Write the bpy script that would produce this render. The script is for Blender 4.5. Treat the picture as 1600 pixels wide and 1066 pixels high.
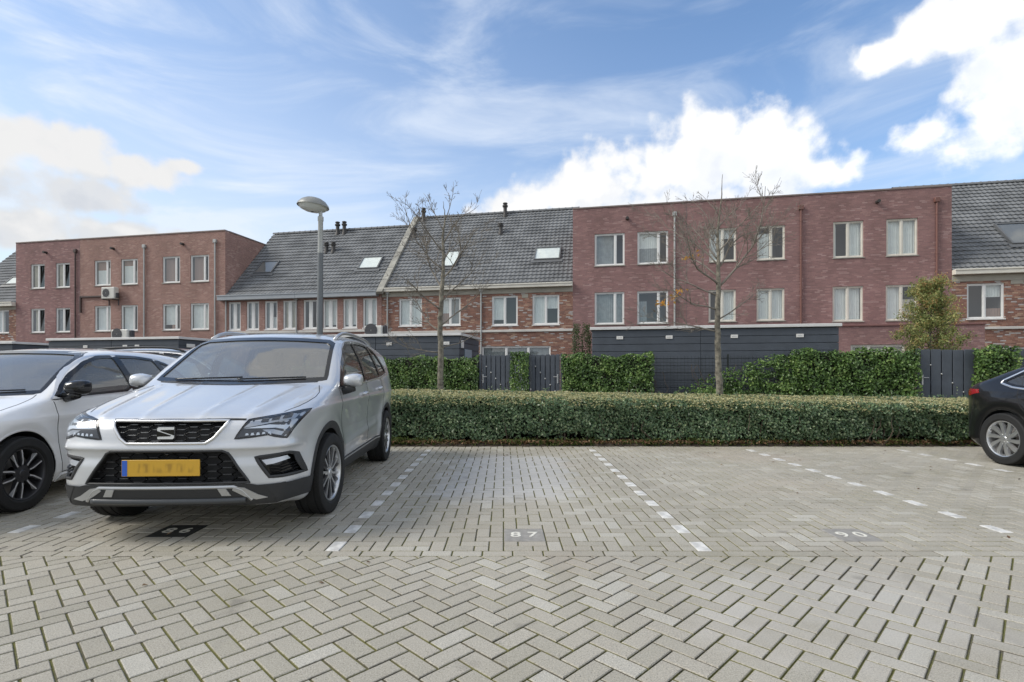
import bpy, math, random
import numpy as np
from mathutils import Vector, Matrix
from mathutils.geometry import delaunay_2d_cdt

random.seed(7); RNG = np.random.default_rng(7)
SC = bpy.context.scene
for _o in list(bpy.data.objects): bpy.data.objects.remove(_o)
COL = SC.collection
R = math.radians
SUN_AZ, SUN_EL = -97.0, 40.0          # from +Y towards +X
F = 833.0 / 1600.0

# ------------------------------------------------------------------ camera
cam = bpy.data.cameras.new('camera'); camo = bpy.data.objects.new('camera', cam); COL.objects.link(camo)
camo.location = (0, 0, 1.2); camo.rotation_euler = (R(90), 0, 0)
cam.sensor_fit = 'HORIZONTAL'; cam.sensor_width = 36.0; cam.lens = 36.0 * F
cam.shift_x = 13.0 / 1600; cam.shift_y = 47.0 / 1600
cam.clip_start = 0.05; cam.clip_end = 2000
SC.camera = camo
SC.view_settings.view_transform = 'Standard'; SC.view_settings.look = 'None'
SC.view_settings.gamma = 1.0; SC.view_settings.use_curve_mapping = False
SC.view_settings.exposure = 2.37

# ------------------------------------------------------------------ node helper
class NT:
    def __init__(s, tree): s.t = tree; s.n = tree.nodes; s.l = tree.links
    def new(s, typ, **kw):
        nd = s.n.new(typ)
        for k, v in kw.items():
            if k.startswith('i_'):
                s.set(nd, k[2:], v)
            else: setattr(nd, k, v)
        return nd
    def set(s, nd, key, v):
        inp = nd.inputs[int(key)] if isinstance(key, int) or key.isdigit() else nd.inputs[key.replace('__', ' ')]
        if isinstance(v, bpy.types.NodeSocket): s.l.new(v, inp)
        else: inp.default_value = v
    def math(s, op, a, b=None, c=None, clamp=False):
        nd = s.n.new('ShaderNodeMath'); nd.operation = op; nd.use_clamp = clamp
        for i, v in enumerate((a, b, c)):
            if v is not None: s.set(nd, i, v)
        return nd.outputs[0]
    def vmath(s, op, a, b=None, out=0):
        nd = s.n.new('ShaderNodeVectorMath'); nd.operation = op
        s.set(nd, 0, a)
        if b is not None: s.set(nd, 1, b)
        return nd.outputs[out]
    def mix(s, fac, a, b, blend='MIX'):
        nd = s.n.new('ShaderNodeMix'); nd.data_type = 'RGBA'; nd.blend_type = blend
        s.set(nd, 0, fac); s.set(nd, 6, a); s.set(nd, 7, b)
        return nd.outputs[2]
    def ramp(s, fac, stops, interp='LINEAR'):
        nd = s.n.new('ShaderNodeValToRGB'); s.l.new(fac, nd.inputs[0]); r = nd.color_ramp; r.interpolation = interp
        while len(r.elements) < len(stops): r.elements.new(0.5)
        for e, (p, c) in zip(r.elements, stops):
            e.position = p; e.color = c if len(c) == 4 else (*c, 1)
        return nd.outputs[0]
    def noise(s, vec, scale, detail=2, rough=0.5, dim='3D', out=0, w=None, dist=0.0):
        nd = s.n.new('ShaderNodeTexNoise'); nd.noise_dimensions = dim
        if vec is not None: s.l.new(vec, nd.inputs['Vector'])
        nd.inputs['Scale'].default_value = scale; nd.inputs['Detail'].default_value = detail
        nd.inputs['Roughness'].default_value = rough; nd.inputs['Distortion'].default_value = dist
        if w is not None: nd.inputs['W'].default_value = w
        return nd.outputs[out]
    def smooth(s, v, a, b, lo=0.0, hi=1.0):
        nd = s.n.new('ShaderNodeMapRange'); nd.interpolation_type = 'SMOOTHSTEP'
        s.set(nd, 0, v); nd.inputs[1].default_value = a; nd.inputs[2].default_value = b
        nd.inputs[3].default_value = lo; nd.inputs[4].default_value = hi
        return nd.outputs[0]

# ------------------------------------------------------------------ world: Nishita sky with clouds
wd = bpy.data.worlds.new('World'); SC.world = wd; wd.use_nodes = True
wd.cycles.sampling_method = 'MANUAL'; wd.cycles.sample_map_resolution = 512
W = NT(wd.node_tree); W.n.clear()
sky = W.new('ShaderNodeTexSky', sky_type='NISHITA', sun_disc=False, sun_elevation=R(SUN_EL), sun_rotation=R(SUN_AZ), altitude=0.0, air_density=1.0, dust_density=0.25, ozone_density=2.0)
tc = W.new('ShaderNodeTexCoord')
sp = W.new('ShaderNodeSeparateXYZ'); W.l.new(tc.outputs['Generated'], sp.inputs[0])
az = W.math('ARCTAN2', sp.outputs[0], sp.outputs[1])
el = W.math('ARCSINE', sp.outputs[2])
cmb = W.new('ShaderNodeCombineXYZ'); W.l.new(az, cmb.inputs[0]); W.l.new(el, cmb.inputs[1]); ae = cmb.outputs[0]
# one density function as a node group, evaluated twice (the second time a step nearer the sun for the cloud's shading)
CLOUDS = [  # azimuth, elevation, half width, half height (radians)
    (.005, .290, .08, .032), (.08, .308, .11, .046), (.17, .328, .13, .066), (.26, .348, .13, .078), (.34, .355, .13, .084), (.42, .358, .13, .090), (.48, .345, .105, .080), (.535, .305, .06, .05),
    (.28, .275, .27, .065), (.45, .27, .14, .060),
    (.63, .45, .06, .03), (.70, .465, .10, .05), (.78, .475, .13, .08), (.75, .39, .07, .06), (.68, .335, .07, .035), (.76, .335, .10, .065), (.86, .40, .13, .14),
    (-.80, .300, .12, .045), (-.69, .312, .10, .045), (-.60, .300, .08, .035), (-.54, .318, .045, .016), (-.82, .255, .18, .05), (-.66, .250, .10, .032), (-.80, .200, .22, .040), (-.62, .208, .16, .028), (-.47, .190, .15, .020), (-.82, .45, .03, .022), (-.83, .39, .05, .025)]
g = bpy.data.node_groups.new('cloud_density', 'ShaderNodeTree')
g.interface.new_socket('Vector', in_out='INPUT', socket_type='NodeSocketVector')
g.interface.new_socket('Density', in_out='OUTPUT', socket_type='NodeSocketFloat')
G = NT(g); gi = G.new('NodeGroupInput'); go = G.new('NodeGroupOutput')
vin = gi.outputs[0]
field = None
for (a0, e0, ra, re) in CLOUDS:
    d = G.vmath('MULTIPLY', G.vmath('SUBTRACT', vin, (a0, e0, 0)), (1 / ra, 1 / re, 0))
    ln = G.vmath('LENGTH', d, out=1)
    v = G.math('SUBTRACT', 1.0, ln)
    field = v if field is None else G.math('SMOOTH_MAX', field, v, 0.25)
# clouds in the rest of the sky, away from the view's own
gs = G.new('ShaderNodeSeparateXYZ'); G.l.new(vin, gs.inputs[0])
far = G.smooth(G.math('ABSOLUTE', gs.outputs[0]), 1.0, 1.25)
up = G.smooth(gs.outputs[1], .80, 1.0)
away = G.math('MAXIMUM', far, up)
cg = G.math('COSINE', gs.outputs[1])
ndir = G.new('ShaderNodeCombineXYZ', i_0=G.math('MULTIPLY', G.math('SINE', gs.outputs[0]), cg), i_1=G.math('MULTIPLY', G.math('COSINE', gs.outputs[0]), cg), i_2=G.math('SINE', gs.outputs[1]))
ngen = G.noise(ndir.outputs[0], 2.6, 2, .5)
gen = G.math('SUBTRACT', G.math('MULTIPLY', G.math('SUBTRACT', ngen, .40), 5.0), G.math('MULTIPLY', G.math('SUBTRACT', 1.0, away), 6.0))
field = G.math('MAXIMUM', field, gen)
n1 = G.noise(vin, 10.0, 8, .59, dist=.1)
vor = G.new('ShaderNodeTexVoronoi', feature='SMOOTH_F1'); G.l.new(G.vmath('ADD', vin, G.vmath('MULTIPLY', G.noise(vin, 20, 3, .5, out=1), (.03, .03, .0))), vor.inputs['Vector']); vor.inputs['Scale'].default_value = 30.0; vor.inputs['Smoothness'].default_value = .5
puff = G.math('MULTIPLY', G.math('SUBTRACT', .42, vor.outputs[0]), .55)
dn = G.math('ADD', G.math('ADD', field, G.math('MULTIPLY', G.math('SUBTRACT', n1, .5), 2.0)), puff)
G.l.new(dn, go.inputs[0])
def dens(vec):
    nd = W.new('ShaderNodeGroup'); nd.node_tree = g; W.l.new(vec, nd.inputs[0]); return nd.outputs[0]
d0 = dens(ae)
d1 = dens(W.vmath('ADD', ae, (-.020, .062, 0)))
cover = W.smooth(d0, -.02, .52)
lit = W.smooth(W.math('SUBTRACT', d1, W.math('MULTIPLY', d0, .35)), .75, -.25)
inner = W.smooth(d0, .2, 1.3)
shade = W.math('MULTIPLY', W.math('ADD', W.math('MULTIPLY', lit, .62), .38), 1.0, clamp=True)
shade = W.math('ADD', shade, W.math('MULTIPLY', W.math('SUBTRACT', W.noise(ae, 17, 6, .6, dist=.3), .5), .55), clamp=True)
ccol = W.ramp(shade, [(0.30, (.134, .141, .153)), (.52, (.150, .155, .163)), (.74, (.155, .158, .162)), (.98, (.174, .174, .174))])
# clouds that face the sun (those opposite it in the sky) are brighter than those lit from behind
sunv = (math.sin(R(SUN_AZ)) * math.cos(R(SUN_EL)), math.cos(R(SUN_AZ)) * math.cos(R(SUN_EL)), math.sin(R(SUN_EL)))
facing = W.smooth(W.vmath('DOT_PRODUCT', tc.outputs['Generated'], sunv, out=1), .55, -.75, .98, 1.45)
ccol = W.vmath('MULTIPLY', ccol, W.new('ShaderNodeCombineXYZ', i_0=facing, i_1=facing, i_2=facing).outputs[0])
# thin cirrus veil, stretched along azimuth, thicker towards the left and the horizon
cst = W.new('ShaderNodeMapping'); W.l.new(ae, cst.inputs[0]); cst.inputs['Rotation'].default_value = (0, 0, R(-24)); cst.inputs['Scale'].default_value = (1.6, 5.2, 1)
ci = W.noise(cst.outputs[0], 1.5, 6, .58, dist=.9)
ci2 = W.noise(ae, 1.4, 2, .5)
leftw = W.smooth(W.math('SINE', az), .50, -.70, 0.0, 1.0)
low = W.smooth(el, .62, .12)
veil = W.math('MULTIPLY', W.smooth(ci, .40, .78), W.math('ADD', .30, W.math('MULTIPLY', ci2, .60)))
veil = W.math('ADD', veil, W.math('MULTIPLY', W.math('MULTIPLY', leftw, W.math('ADD', .35, W.math('MULTIPLY', low, .65))), .56), clamp=True)
veil = W.math('ADD', W.math('ADD', veil, .07), W.math('MULTIPLY', low, .22), clamp=True)
skyc = W.vmath('MULTIPLY', sky.outputs[0], (.0255, .0335, .0388))
skyc = W.vmath('MINIMUM', skyc, (.185, .20, .212))
skyc = W.mix(W.math('MULTIPLY', veil, .9), skyc, (.165, .18, .202, 1))
# contrail
ca, ce = (.3735, .5005), (.4855, .4225)
ux, uy = ce[0] - ca[0], 0
allc = W.mix(cover, skyc, ccol)
bg = W.new('ShaderNodeBackground'); W.l.new(allc, bg.inputs[0]); bg.inputs[1].default_value = 1.0
wo = W.new('ShaderNodeOutputWorld'); W.l.new(bg.outputs[0], wo.inputs[0])

# ------------------------------------------------------------------ sun
sl = bpy.data.lights.new('sun', 'SUN'); so = bpy.data.objects.new('sun', sl); COL.objects.link(so)
sl.energy = 0.6; sl.angle = R(24.0); sl.color = (1.0, .95, .87)
sd = Vector((math.sin(R(SUN_AZ)) * math.cos(R(SUN_EL)), math.cos(R(SUN_AZ)) * math.cos(R(SUN_EL)), math.sin(R(SUN_EL))))
so.rotation_euler = (-sd).to_track_quat('-Z', 'Y').to_euler(); so.location = sd * 60

# ------------------------------------------------------------------ mesh helpers
def tag(o, label=None, cat=None, group=None, kind=None):
    if label: o['label'] = label
    if cat: o['category'] = cat
    if group: o['group'] = group
    if kind: o['kind'] = kind
    return o
def empty(name, loc=(0, 0, 0), rz=0.0, **kw):
    o = bpy.data.objects.new(name, None); COL.objects.link(o); o.location = loc; o.rotation_euler = (0, 0, rz)
    o.empty_display_size = .2
    return tag(o, **kw)
def link(name, me, parent=None, mat=None):
    o = bpy.data.objects.new(name, me); COL.objects.link(o)
    if parent is not None: o.parent = parent
    if mat is not None:
        for m in (mat if isinstance(mat, (list, tuple)) else [mat]): me.materials.append(m)
    return o
def npmesh(name, V, Fc, smooth=False, rnd=None, mi=None):
    """mesh from numpy arrays; Fc is one (M,k) array or a list of them"""
    me = bpy.data.meshes.new(name)
    V = np.asarray(V, np.float32); Fl = Fc if isinstance(Fc, list) else [Fc]
    Fl = [np.asarray(x, np.int32) for x in Fl if len(x)]
    nl = sum(x.size for x in Fl); nf = sum(len(x) for x in Fl)
    me.vertices.add(len(V)); me.vertices.foreach_set('co', V.ravel())
    me.loops.add(nl); me.loops.foreach_set('vertex_index', np.concatenate([x.ravel() for x in Fl]))
    me.polygons.add(nf)
    tot = np.concatenate([np.full(len(x), x.shape[1], np.int32) for x in Fl])
    me.polygons.foreach_set('loop_start', np.concatenate([[0], np.cumsum(tot)[:-1]]).astype(np.int32))
    if mi is not None: me.polygons.foreach_set('material_index', np.asarray(mi, np.int32))
    me.update(calc_edges=True)
    me.polygons.foreach_set('use_smooth', np.full(nf, bool(smooth)))
    if rnd is not None:
        a = me.attributes.new('rnd', 'FLOAT', 'POINT'); a.data.foreach_set('value', np.asarray(rnd, np.float32))
    me.validate(); me.update()
    return me
class MB:
    def __init__(s): s.v = []; s.f = []; s.mi = []; s.cur = 0; s.rnd = []; s.r = 0.0
    def add(s, vs, fs):
        b = len(s.v); s.v += [tuple(p) for p in vs]; s.rnd += [s.r] * len(vs)
        for q in fs: s.f.append([b + i for i in q]); s.mi.append(s.cur)
        return s
    def quad(s, a, b, c, d): return s.add([a, b, c, d], [(0, 1, 2, 3)])
    def box(s, x0, x1, y0, y1, z0, z1):
        return s.add([(x0, y0, z0), (x1, y0, z0), (x1, y1, z0), (x0, y1, z0), (x0, y0, z1), (x1, y0, z1), (x1, y1, z1), (x0, y1, z1)],
                     [(0, 3, 2, 1), (4, 5, 6, 7), (0, 1, 5, 4), (1, 2, 6, 5), (2, 3, 7, 6), (3, 0, 4, 7)])
    def bbox(s, x0, x1, y0, y1, z0, z1, b=.004):
        """box with chamfered edges on every side"""
        x, y, z = (x0 + x1) / 2, (y0 + y1) / 2, (z0 + z1) / 2
        h = ((x1 - x0) / 2, (y1 - y0) / 2, (z1 - z0) / 2); b = min(b, min(h) * .45)
        P = []; idx = {}
        for ax in range(3):
            for sx in (-1, 1):
                for sy in (-1, 1):
                    for sz in (-1, 1):
                        sg = (sx, sy, sz); q = [sg[k] * (h[k] - (0 if k == ax else b)) for k in range(3)]
                        idx[(ax, sx, sy, sz)] = len(P); P.append((x + q[0], y + q[1], z + q[2]))
        Fs = []
        for ax in range(3):
            o1, o2 = (ax + 1) % 3, (ax + 2) % 3
            for sg in (-1, 1):
                fl = []
                for a, c in ((-1, -1), (1, -1), (1, 1), (-1, 1)):
                    t = [0, 0, 0]; t[ax] = sg; t[o1] = a; t[o2] = c; fl.append(idx[(ax, *t)])
                Fs.append(fl if sg > 0 else fl[::-1])
        for ax in range(3):
            o1, o2 = (ax + 1) % 3, (ax + 2) % 3
            for a in (-1, 1):
                for c in (-1, 1):
                    def k(face, e):
                        t = [0, 0, 0]; t[ax] = e; t[o1] = a; t[o2] = c; return idx[(face, *t)]
                    fl = [k(o1, -1), k(o1, 1), k(o2, 1), k(o2, -1)]
                    Fs.append(fl if a * c < 0 else fl[::-1])
        for sx in (-1, 1):
            for sy in (-1, 1):
                for sz in (-1, 1):
                    fl = [idx[(k, sx, sy, sz)] for k in range(3)]
                    Fs.append(fl if sx * sy * sz > 0 else fl[::-1])
        return s.add(P, Fs)
    def prism(s, poly, z0, z1, bev=0.0):
        """polygon in xy (ccw), extruded; the top edge may be chamfered"""
        n = len(poly); vs = [(p[0], p[1], z0) for p in poly]
        fs = []
        if bev > 0:
            vs += [(p[0], p[1], z1 - bev) for p in poly]
            ins = inset(poly, bev); vs += [(p[0], p[1], z1) for p in ins]
            for i in range(n):
                j = (i + 1) % n; fs += [(i, j, n + j, n + i), (n + i, n + j, 2 * n + j, 2 * n + i)]
            fs.append(tuple(range(2 * n, 3 * n)))
        else:
            vs += [(p[0], p[1], z1) for p in poly]
            for i in range(n):
                j = (i + 1) % n; fs.append((i, j, n + j, n + i))
            fs += [tuple(range(n, 2 * n)), tuple(range(n - 1, -1, -1))]
        return s.add(vs, fs)
    def tube(s, pts, rad, n=8, cap=True, flat=None):
        P = [Vector(p) for p in pts]; m = len(P)
        rad = [rad] * m if not isinstance(rad, (list, tuple)) else rad
        vs = []; fs = []; ref = None
        for i in range(m):
            t = (P[min(i + 1, m - 1)] - P[max(i - 1, 0)])
            t = t.normalized() if t.length > 1e-9 else Vector((0, 0, 1))
            if ref is None:
                ref = Vector((1, 0, 0)) if abs(t.x) < .8 else Vector((0, 1, 0))
            a = (ref - t * ref.dot(t))
            if a.length < 1e-6: a = t.orthogonal()
            a.normalize(); b = t.cross(a); ref = a
            for k in range(n):
                an = 2 * math.pi * k / n
                vs.append(P[i] + (a * math.cos(an) + b * math.sin(an)) * rad[i])
        for i in range(m - 1):
            for k in range(n):
                k2 = (k + 1) % n; fs.append((i * n + k, i * n + k2, (i + 1) * n + k2, (i + 1) * n + k))
        if cap: fs += [tuple(range(n - 1, -1, -1)), tuple(range((m - 1) * n, m * n))]
        return s.add(vs, fs)
    def lathe(s, prof, n=24, c=(0, 0, 0), axis='z', cap=False):
        """prof: (radius, height) pairs"""
        vs = []; fs = []; m = len(prof)
        for (r, h) in prof:
            for k in range(n):
                an = 2 * math.pi * k / n; x, y = r * math.cos(an), r * math.sin(an)
                p = (x, y, h) if axis == 'z' else ((h, x, y) if axis == 'x' else (y, h, x))
                vs.append((c[0] + p[0], c[1] + p[1], c[2] + p[2]))
        for i in range(m - 1):
            for k in range(n):
                k2 = (k + 1) % n; fs.append((i * n + k, i * n + k2, (i + 1) * n + k2, (i + 1) * n + k))
        if cap: fs += [tuple(range(n - 1, -1, -1)), tuple(range((m - 1) * n, m * n))]
        return s.add(vs, fs)
    def build(s, name, mat, parent=None, smooth=False, label=None, kind=None, rnd=False, sharp=None):
        me = bpy.data.meshes.new(name); me.from_pydata(s.v, [], s.f)
        for m in (mat if isinstance(mat, (list, tuple)) else [mat]): me.materials.append(m)
        me.polygons.foreach_set('material_index', s.mi)
        me.polygons.foreach_set('use_smooth', [smooth] * len(s.f))
        if rnd:
            a = me.attributes.new('rnd', 'FLOAT', 'POINT'); a.data.foreach_set('value', s.rnd)
        me.update()
        if smooth and sharp is not None: me.set_sharp_from_angle(angle=R(sharp))
        o = bpy.data.objects.new(name, me); COL.objects.link(o)
        if parent is not None: o.parent = parent
        return tag(o, label=label, kind=kind)
def inset(poly, d):
    n = len(poly); out = []
    for i in range(n):
        p0, p1, p2 = np.array(poly[i - 1][:2]), np.array(poly[i][:2]), np.array(poly[(i + 1) % n][:2])
        a = p1 - p0; b = p2 - p1; a = a / (np.linalg.norm(a) + 1e-12); b = b / (np.linalg.norm(b) + 1e-12)
        na = np.array([-a[1], a[0]]); nb = np.array([-b[1], b[0]])
        k = na + nb; dn = max(1 + na @ nb, .25)
        out.append(tuple(p1 + k / dn * d))
    return out
def leafcloud(name, pts, nrm, length, width, mat, parent=None, fold=.25, droop=0.0, seed=0, rnd=None):
    """thousands of folded leaf blades as one mesh"""
    rg = np.random.default_rng(seed); n = len(pts)
    nr = nrm / (np.linalg.norm(nrm, axis=1, keepdims=True) + 1e-9)
    t = rg.normal(size=(n, 3)); t[:, 2] -= droop
    t -= nr * (t * nr).sum(1, keepdims=True); t /= (np.linalg.norm(t, axis=1, keepdims=True) + 1e-9)
    b = np.cross(nr, t)
    L = (length * rg.uniform(.65, 1.3, n))[:, None]; Wd = (width * rg.uniform(.7, 1.25, n))[:, None]
    v = np.stack([pts - t * L * .5, pts - b * Wd * .5 + nr * Wd * fold - t * L * .06, pts + b * Wd * .5 + nr * Wd * fold - t * L * .06, pts + t * L * .5 - nr * L * .08], 1)
    base = np.arange(n)[:, None] * 4
    f = np.concatenate([base + np.array([0, 3, 1]), base + np.array([0, 2, 3])], 0)
    if rnd is None: rnd = rg.random(n)
    me = npmesh(name, v.reshape(-1, 3), f, rnd=np.repeat(rnd, 4))
    return link(name, me, parent, mat)

# ------------------------------------------------------------------ materials
MATS = {}
def mat(name, col, rough=.6, metal=0.0, spec=.5, coat=0.0, coat_rough=.03, bump=None, var=None, ior=None):
    if name in MATS: return MATS[name]
    m = bpy.data.materials.new(name); m.use_nodes = True; T = NT(m.node_tree); p = T.n['Principled BSDF']
    p.inputs['Base Color'].default_value = (*col, 1); p.inputs['Roughness'].default_value = rough
    p.inputs['Metallic'].default_value = metal; p.inputs['Specular IOR Level'].default_value = spec
    p.inputs['Coat Weight'].default_value = coat; p.inputs['Coat Roughness'].default_value = coat_rough
    if ior: p.inputs['IOR'].default_value = ior
    if var or bump:
        t = T.new('ShaderNodeTexCoord')
    if var:       # (scale, strength): gentle patchiness of dirt and wear
        n = T.noise(t.outputs['Object'], var[0], 5, .6)
        k = T.smooth(n, .3, .7, 1 - var[1], 1 + var[1] * .5)
        T.l.new(T.mix(1.0, (*col, 1), T.new('ShaderNodeCombineXYZ', i_0=k, i_1=k, i_2=k).outputs[0], 'MULTIPLY'), p.inputs['Base Color'])
        rr = T.smooth(n, .3, .7, max(rough - .06, .02), min(rough + .1, 1))
        T.l.new(rr, p.inputs['Roughness'])
    if bump:
        b = T.new('ShaderNodeBump'); b.inputs['Strength'].default_value = bump[1]; b.inputs['Distance'].default_value = bump[2] if len(bump) > 2 else .01
        T.l.new(T.noise(t.outputs['Object'], bump[0], 5, .6), b.inputs['Height']); T.l.new(b.outputs[0], p.inputs['Normal'])
    MATS[name] = m; return m
def brick_mat(name, palette, mortar, w=.21, h=.0625, gap=.011):
    m = bpy.data.materials.new(name); m.use_nodes = True; T = NT(m.node_tree); p = T.n['Principled BSDF']
    t = T.new('ShaderNodeTexCoord'); s = T.new('ShaderNodeSeparateXYZ'); T.l.new(t.outputs['Object'], s.inputs[0])
    u = T.math('ADD', s.outputs[0], s.outputs[1]); z = s.outputs[2]
    rz = T.math('DIVIDE', z, h); row = T.math('FLOOR', rz); fz = T.math('FRACT', rz)
    wn = T.new('ShaderNodeTexWhiteNoise', noise_dimensions='1D'); T.l.new(row, wn.inputs['W'])
    ru = T.math('ADD', T.math('DIVIDE', u, w), T.math('ADD', T.math('MULTIPLY', row, .5), T.math('MULTIPLY', wn.outputs[0], .35)))
    cl = T.math('FLOOR', ru); fu = T.math('FRACT', ru)
    c = T.new('ShaderNodeCombineXYZ', i_0=cl, i_1=row); wn2 = T.new('ShaderNodeTexWhiteNoise', noise_dimensions='2D'); T.l.new(c.outputs[0], wn2.inputs['Vector'])
    col = T.ramp(wn2.outputs[0], palette, 'CONSTANT')
    mask = T.math('MAXIMUM', T.math('LESS_THAN', fz, gap / h), T.math('LESS_THAN', fu, gap * .9 / w))
    n = T.noise(t.outputs['Object'], .55, 5, .6)
    k = T.smooth(n, .3, .72, .84, 1.12)
    n2 = T.noise(t.outputs['Object'], 30, 3, .6); k = T.math('MULTIPLY', k, T.smooth(n2, .3, .7, .9, 1.1))
    kk = T.new('ShaderNodeCombineXYZ', i_0=k, i_1=k, i_2=k).outputs[0]
    col = T.mix(mask, col, (*mortar, 1)); col = T.mix(1.0, col, kk, 'MULTIPLY')
    # pale lime bloom in soft irregular patches
    bl = T.smooth(T.noise(t.outputs['Object'], 1.3, 6, .68), .56, .80, 0, .20)
    col = T.mix(bl, col, (.34, .29, .27, 1))
    T.l.new(col, p.inputs['Base Color']); p.inputs['Roughness'].default_value = .85; p.inputs['Specular IOR Level'].default_value = .25
    b = T.new('ShaderNodeBump'); b.inputs['Strength'].default_value = .5; b.inputs['Distance'].default_value = .006; b.invert = True
    T.l.new(mask, b.inputs['Height']); T.l.new(b.outputs[0], p.inputs['Normal'])
    MATS[name] = m; return m
def leaf_mat(name, stops, rough=.42, trans=.25, spec=.45):
    m = bpy.data.materials.new(name); m.use_nodes = True; T = NT(m.node_tree); p = T.n['Principled BSDF']
    a = T.new('ShaderNodeAttribute', attribute_name='rnd')
    c = T.ramp(a.outputs['Fac'], stops)
    T.l.new(c, p.inputs['Base Color']); p.inputs['Roughness'].default_value = rough; p.inputs['Specular IOR Level'].default_value = spec
    tr = T.new('ShaderNodeBsdfTranslucent'); T.l.new(c, tr.inputs[0])
    mx = T.new('ShaderNodeMixShader'); mx.inputs[0].default_value = trans
    out = T.n['Material Output']; T.l.new(p.outputs[0], mx.inputs[1]); T.l.new(tr.outputs[0], mx.inputs[2]); T.l.new(mx.outputs[0], out.inputs[0])
    MATS[name] = m; return m
def glass_mat(name, tint=(.75, .80, .80), refl=.9, ior=1.5, rough=.0, wave=0.0, sky_haze=0.0):
    """window glass: Fresnel reflection over a tinted see-through pane"""
    m = bpy.data.materials.new(name); m.use_nodes = True; T = NT(m.node_tree); T.n.remove(T.n['Principled BSDF'])
    fr = T.new('ShaderNodeFresnel'); bf = T.new('ShaderNodeNewGeometry').outputs['Backfacing']      # a thin pane: same reflection from both sides
    T.l.new(T.math('ADD', ior, T.math('MULTIPLY', bf, 1 / ior - ior)), fr.inputs[0])
    gl = T.new('ShaderNodeBsdfGlossy'); gl.inputs['Roughness'].default_value = rough; gl.inputs[0].default_value = (refl, refl, refl, 1)
    tr = T.new('ShaderNodeBsdfTransparent'); tr.inputs[0].default_value = (*tint, 1)
    if wave:
        t = T.new('ShaderNodeTexCoord'); b = T.new('ShaderNodeBump'); b.inputs['Strength'].default_value = wave; b.inputs['Distance'].default_value = .02
        T.l.new(T.noise(t.outputs['Object'], 1.7, 1, .4), b.inputs['Height']); T.l.new(b.outputs[0], gl.inputs['Normal'])
    mx = T.new('ShaderNodeMixShader'); T.l.new(fr.outputs[0], mx.inputs[0]); T.l.new(tr.outputs[0], mx.inputs[1]); T.l.new(gl.outputs[0], mx.inputs[2])
    res = mx.outputs[0]
    if sky_haze:
        df = T.new('ShaderNodeBsdfDiffuse'); df.inputs[0].default_value = (.5, .5, .48, 1)  # pale diffuse layer paints sky reflection and haze into the car glass
        m2 = T.new('ShaderNodeMixShader'); m2.inputs[0].default_value = sky_haze; T.l.new(res, m2.inputs[1]); T.l.new(df.outputs[0], m2.inputs[2]); res = m2.outputs[0]
    T.l.new(res, T.n['Material Output'].inputs[0])
    MATS[name] = m; return m

brick_purple = brick_mat('brick_purple', [(0, (0.256, 0.153, 0.146)), (.2, (0.286, 0.166, 0.159)), (.42, (0.312, 0.183, 0.173)), (.6, (0.270, 0.158, 0.153)), (.8, (0.343, 0.208, 0.195)), (.93, (0.384, 0.255, 0.243))], (0.283, 0.185, 0.175))
brick_red = brick_mat('brick_red', [(0, (0.281, 0.153, 0.128)), (.25, (0.315, 0.172, 0.143)), (.5, (0.339, 0.190, 0.161)), (.72, (0.294, 0.162, 0.138)), (.9, (0.404, 0.251, 0.212))], (0.442, 0.352, 0.306), gap=.012)
brick_mixed = brick_mat('brick_mixed', [(0, (0.239, 0.115, 0.087)), (.26, (0.286, 0.143, 0.105)), (.5, (0.196, 0.104, 0.086)), (.66, (0.327, 0.181, 0.131)), (.80, (0.418, 0.276, 0.200)), (.885, (0.431, 0.402, 0.388))], (0.272, 0.203, 0.165))
white_paint = mat('white_window_paint', (.80, .80, .78), .4, var=(3, .05))
cream_paint = mat('cream_paint', (.72, .69, .61), .5, var=(2, .08))
stone_band = mat('pale_stone', (.62, .60, .56), .7, var=(1.5, .15))
zinc = mat('zinc_sheet', (.36, .385, .41), .5, .3, var=(1.2, .1))
frieze = mat('concrete_frieze', (.38, .355, .30), .8, var=(1.2, .14))
roof_tile = mat('dark_roof_tile', (.185, .192, .198), .68, spec=.3, var=(1.1, .30))
roof_lead = mat('lead_flashing', (.12, .125, .13), .6)
dark_metal = mat('dark_vent_metal', (.045, .042, .04), .6)
coping = mat('coping_metal', (.24, .19, .175), .5, .2, var=(2, .1))
coping_stone = mat('coping_stone', (.34, .33, .29), .85, var=(2.5, .28))
pipe_light = mat('zinc_pipe', (.42, .43, .42), .5, .3)
pipe_dark = mat('dark_pipe', (.07, .045, .04), .5)
pipe_red = mat('red_brown_pipe', (.175, .080, .065), .5)
room_dark = mat('room_interior', (.20, .19, .18), .9)
curtain_white = mat('white_blind', (.86, .86, .83), .85, var=(4, .06))
curtain_cream = mat('cream_curtain', (.62, .55, .44), .9, var=(5, .1))
curtain_reflection_grey = mat('grey_curtain_and_reflection', (.36, .37, .37), .9, var=(5, .15))
curtain_pink = mat('terracotta_blind', (.42, .28, .23), .9)
sky_glass = glass_mat('window_glass', (.88, .92, .92), 1.0, 1.85, wave=.012)
# ================================================================== the row of houses
TH = math.atan(833.0 / 4017.0)
OF = (3.37233, 26.01067)                     # corner where the right-hand flat-roofed block begins
EU = (math.cos(TH), -math.sin(TH)); EV = (math.sin(TH), math.cos(TH))
def site(u, v=0.0, z=0.0): return (OF[0] + u * EU[0] + v * EV[0], OF[1] + u * EU[1] + v * EV[1], z)

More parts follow.
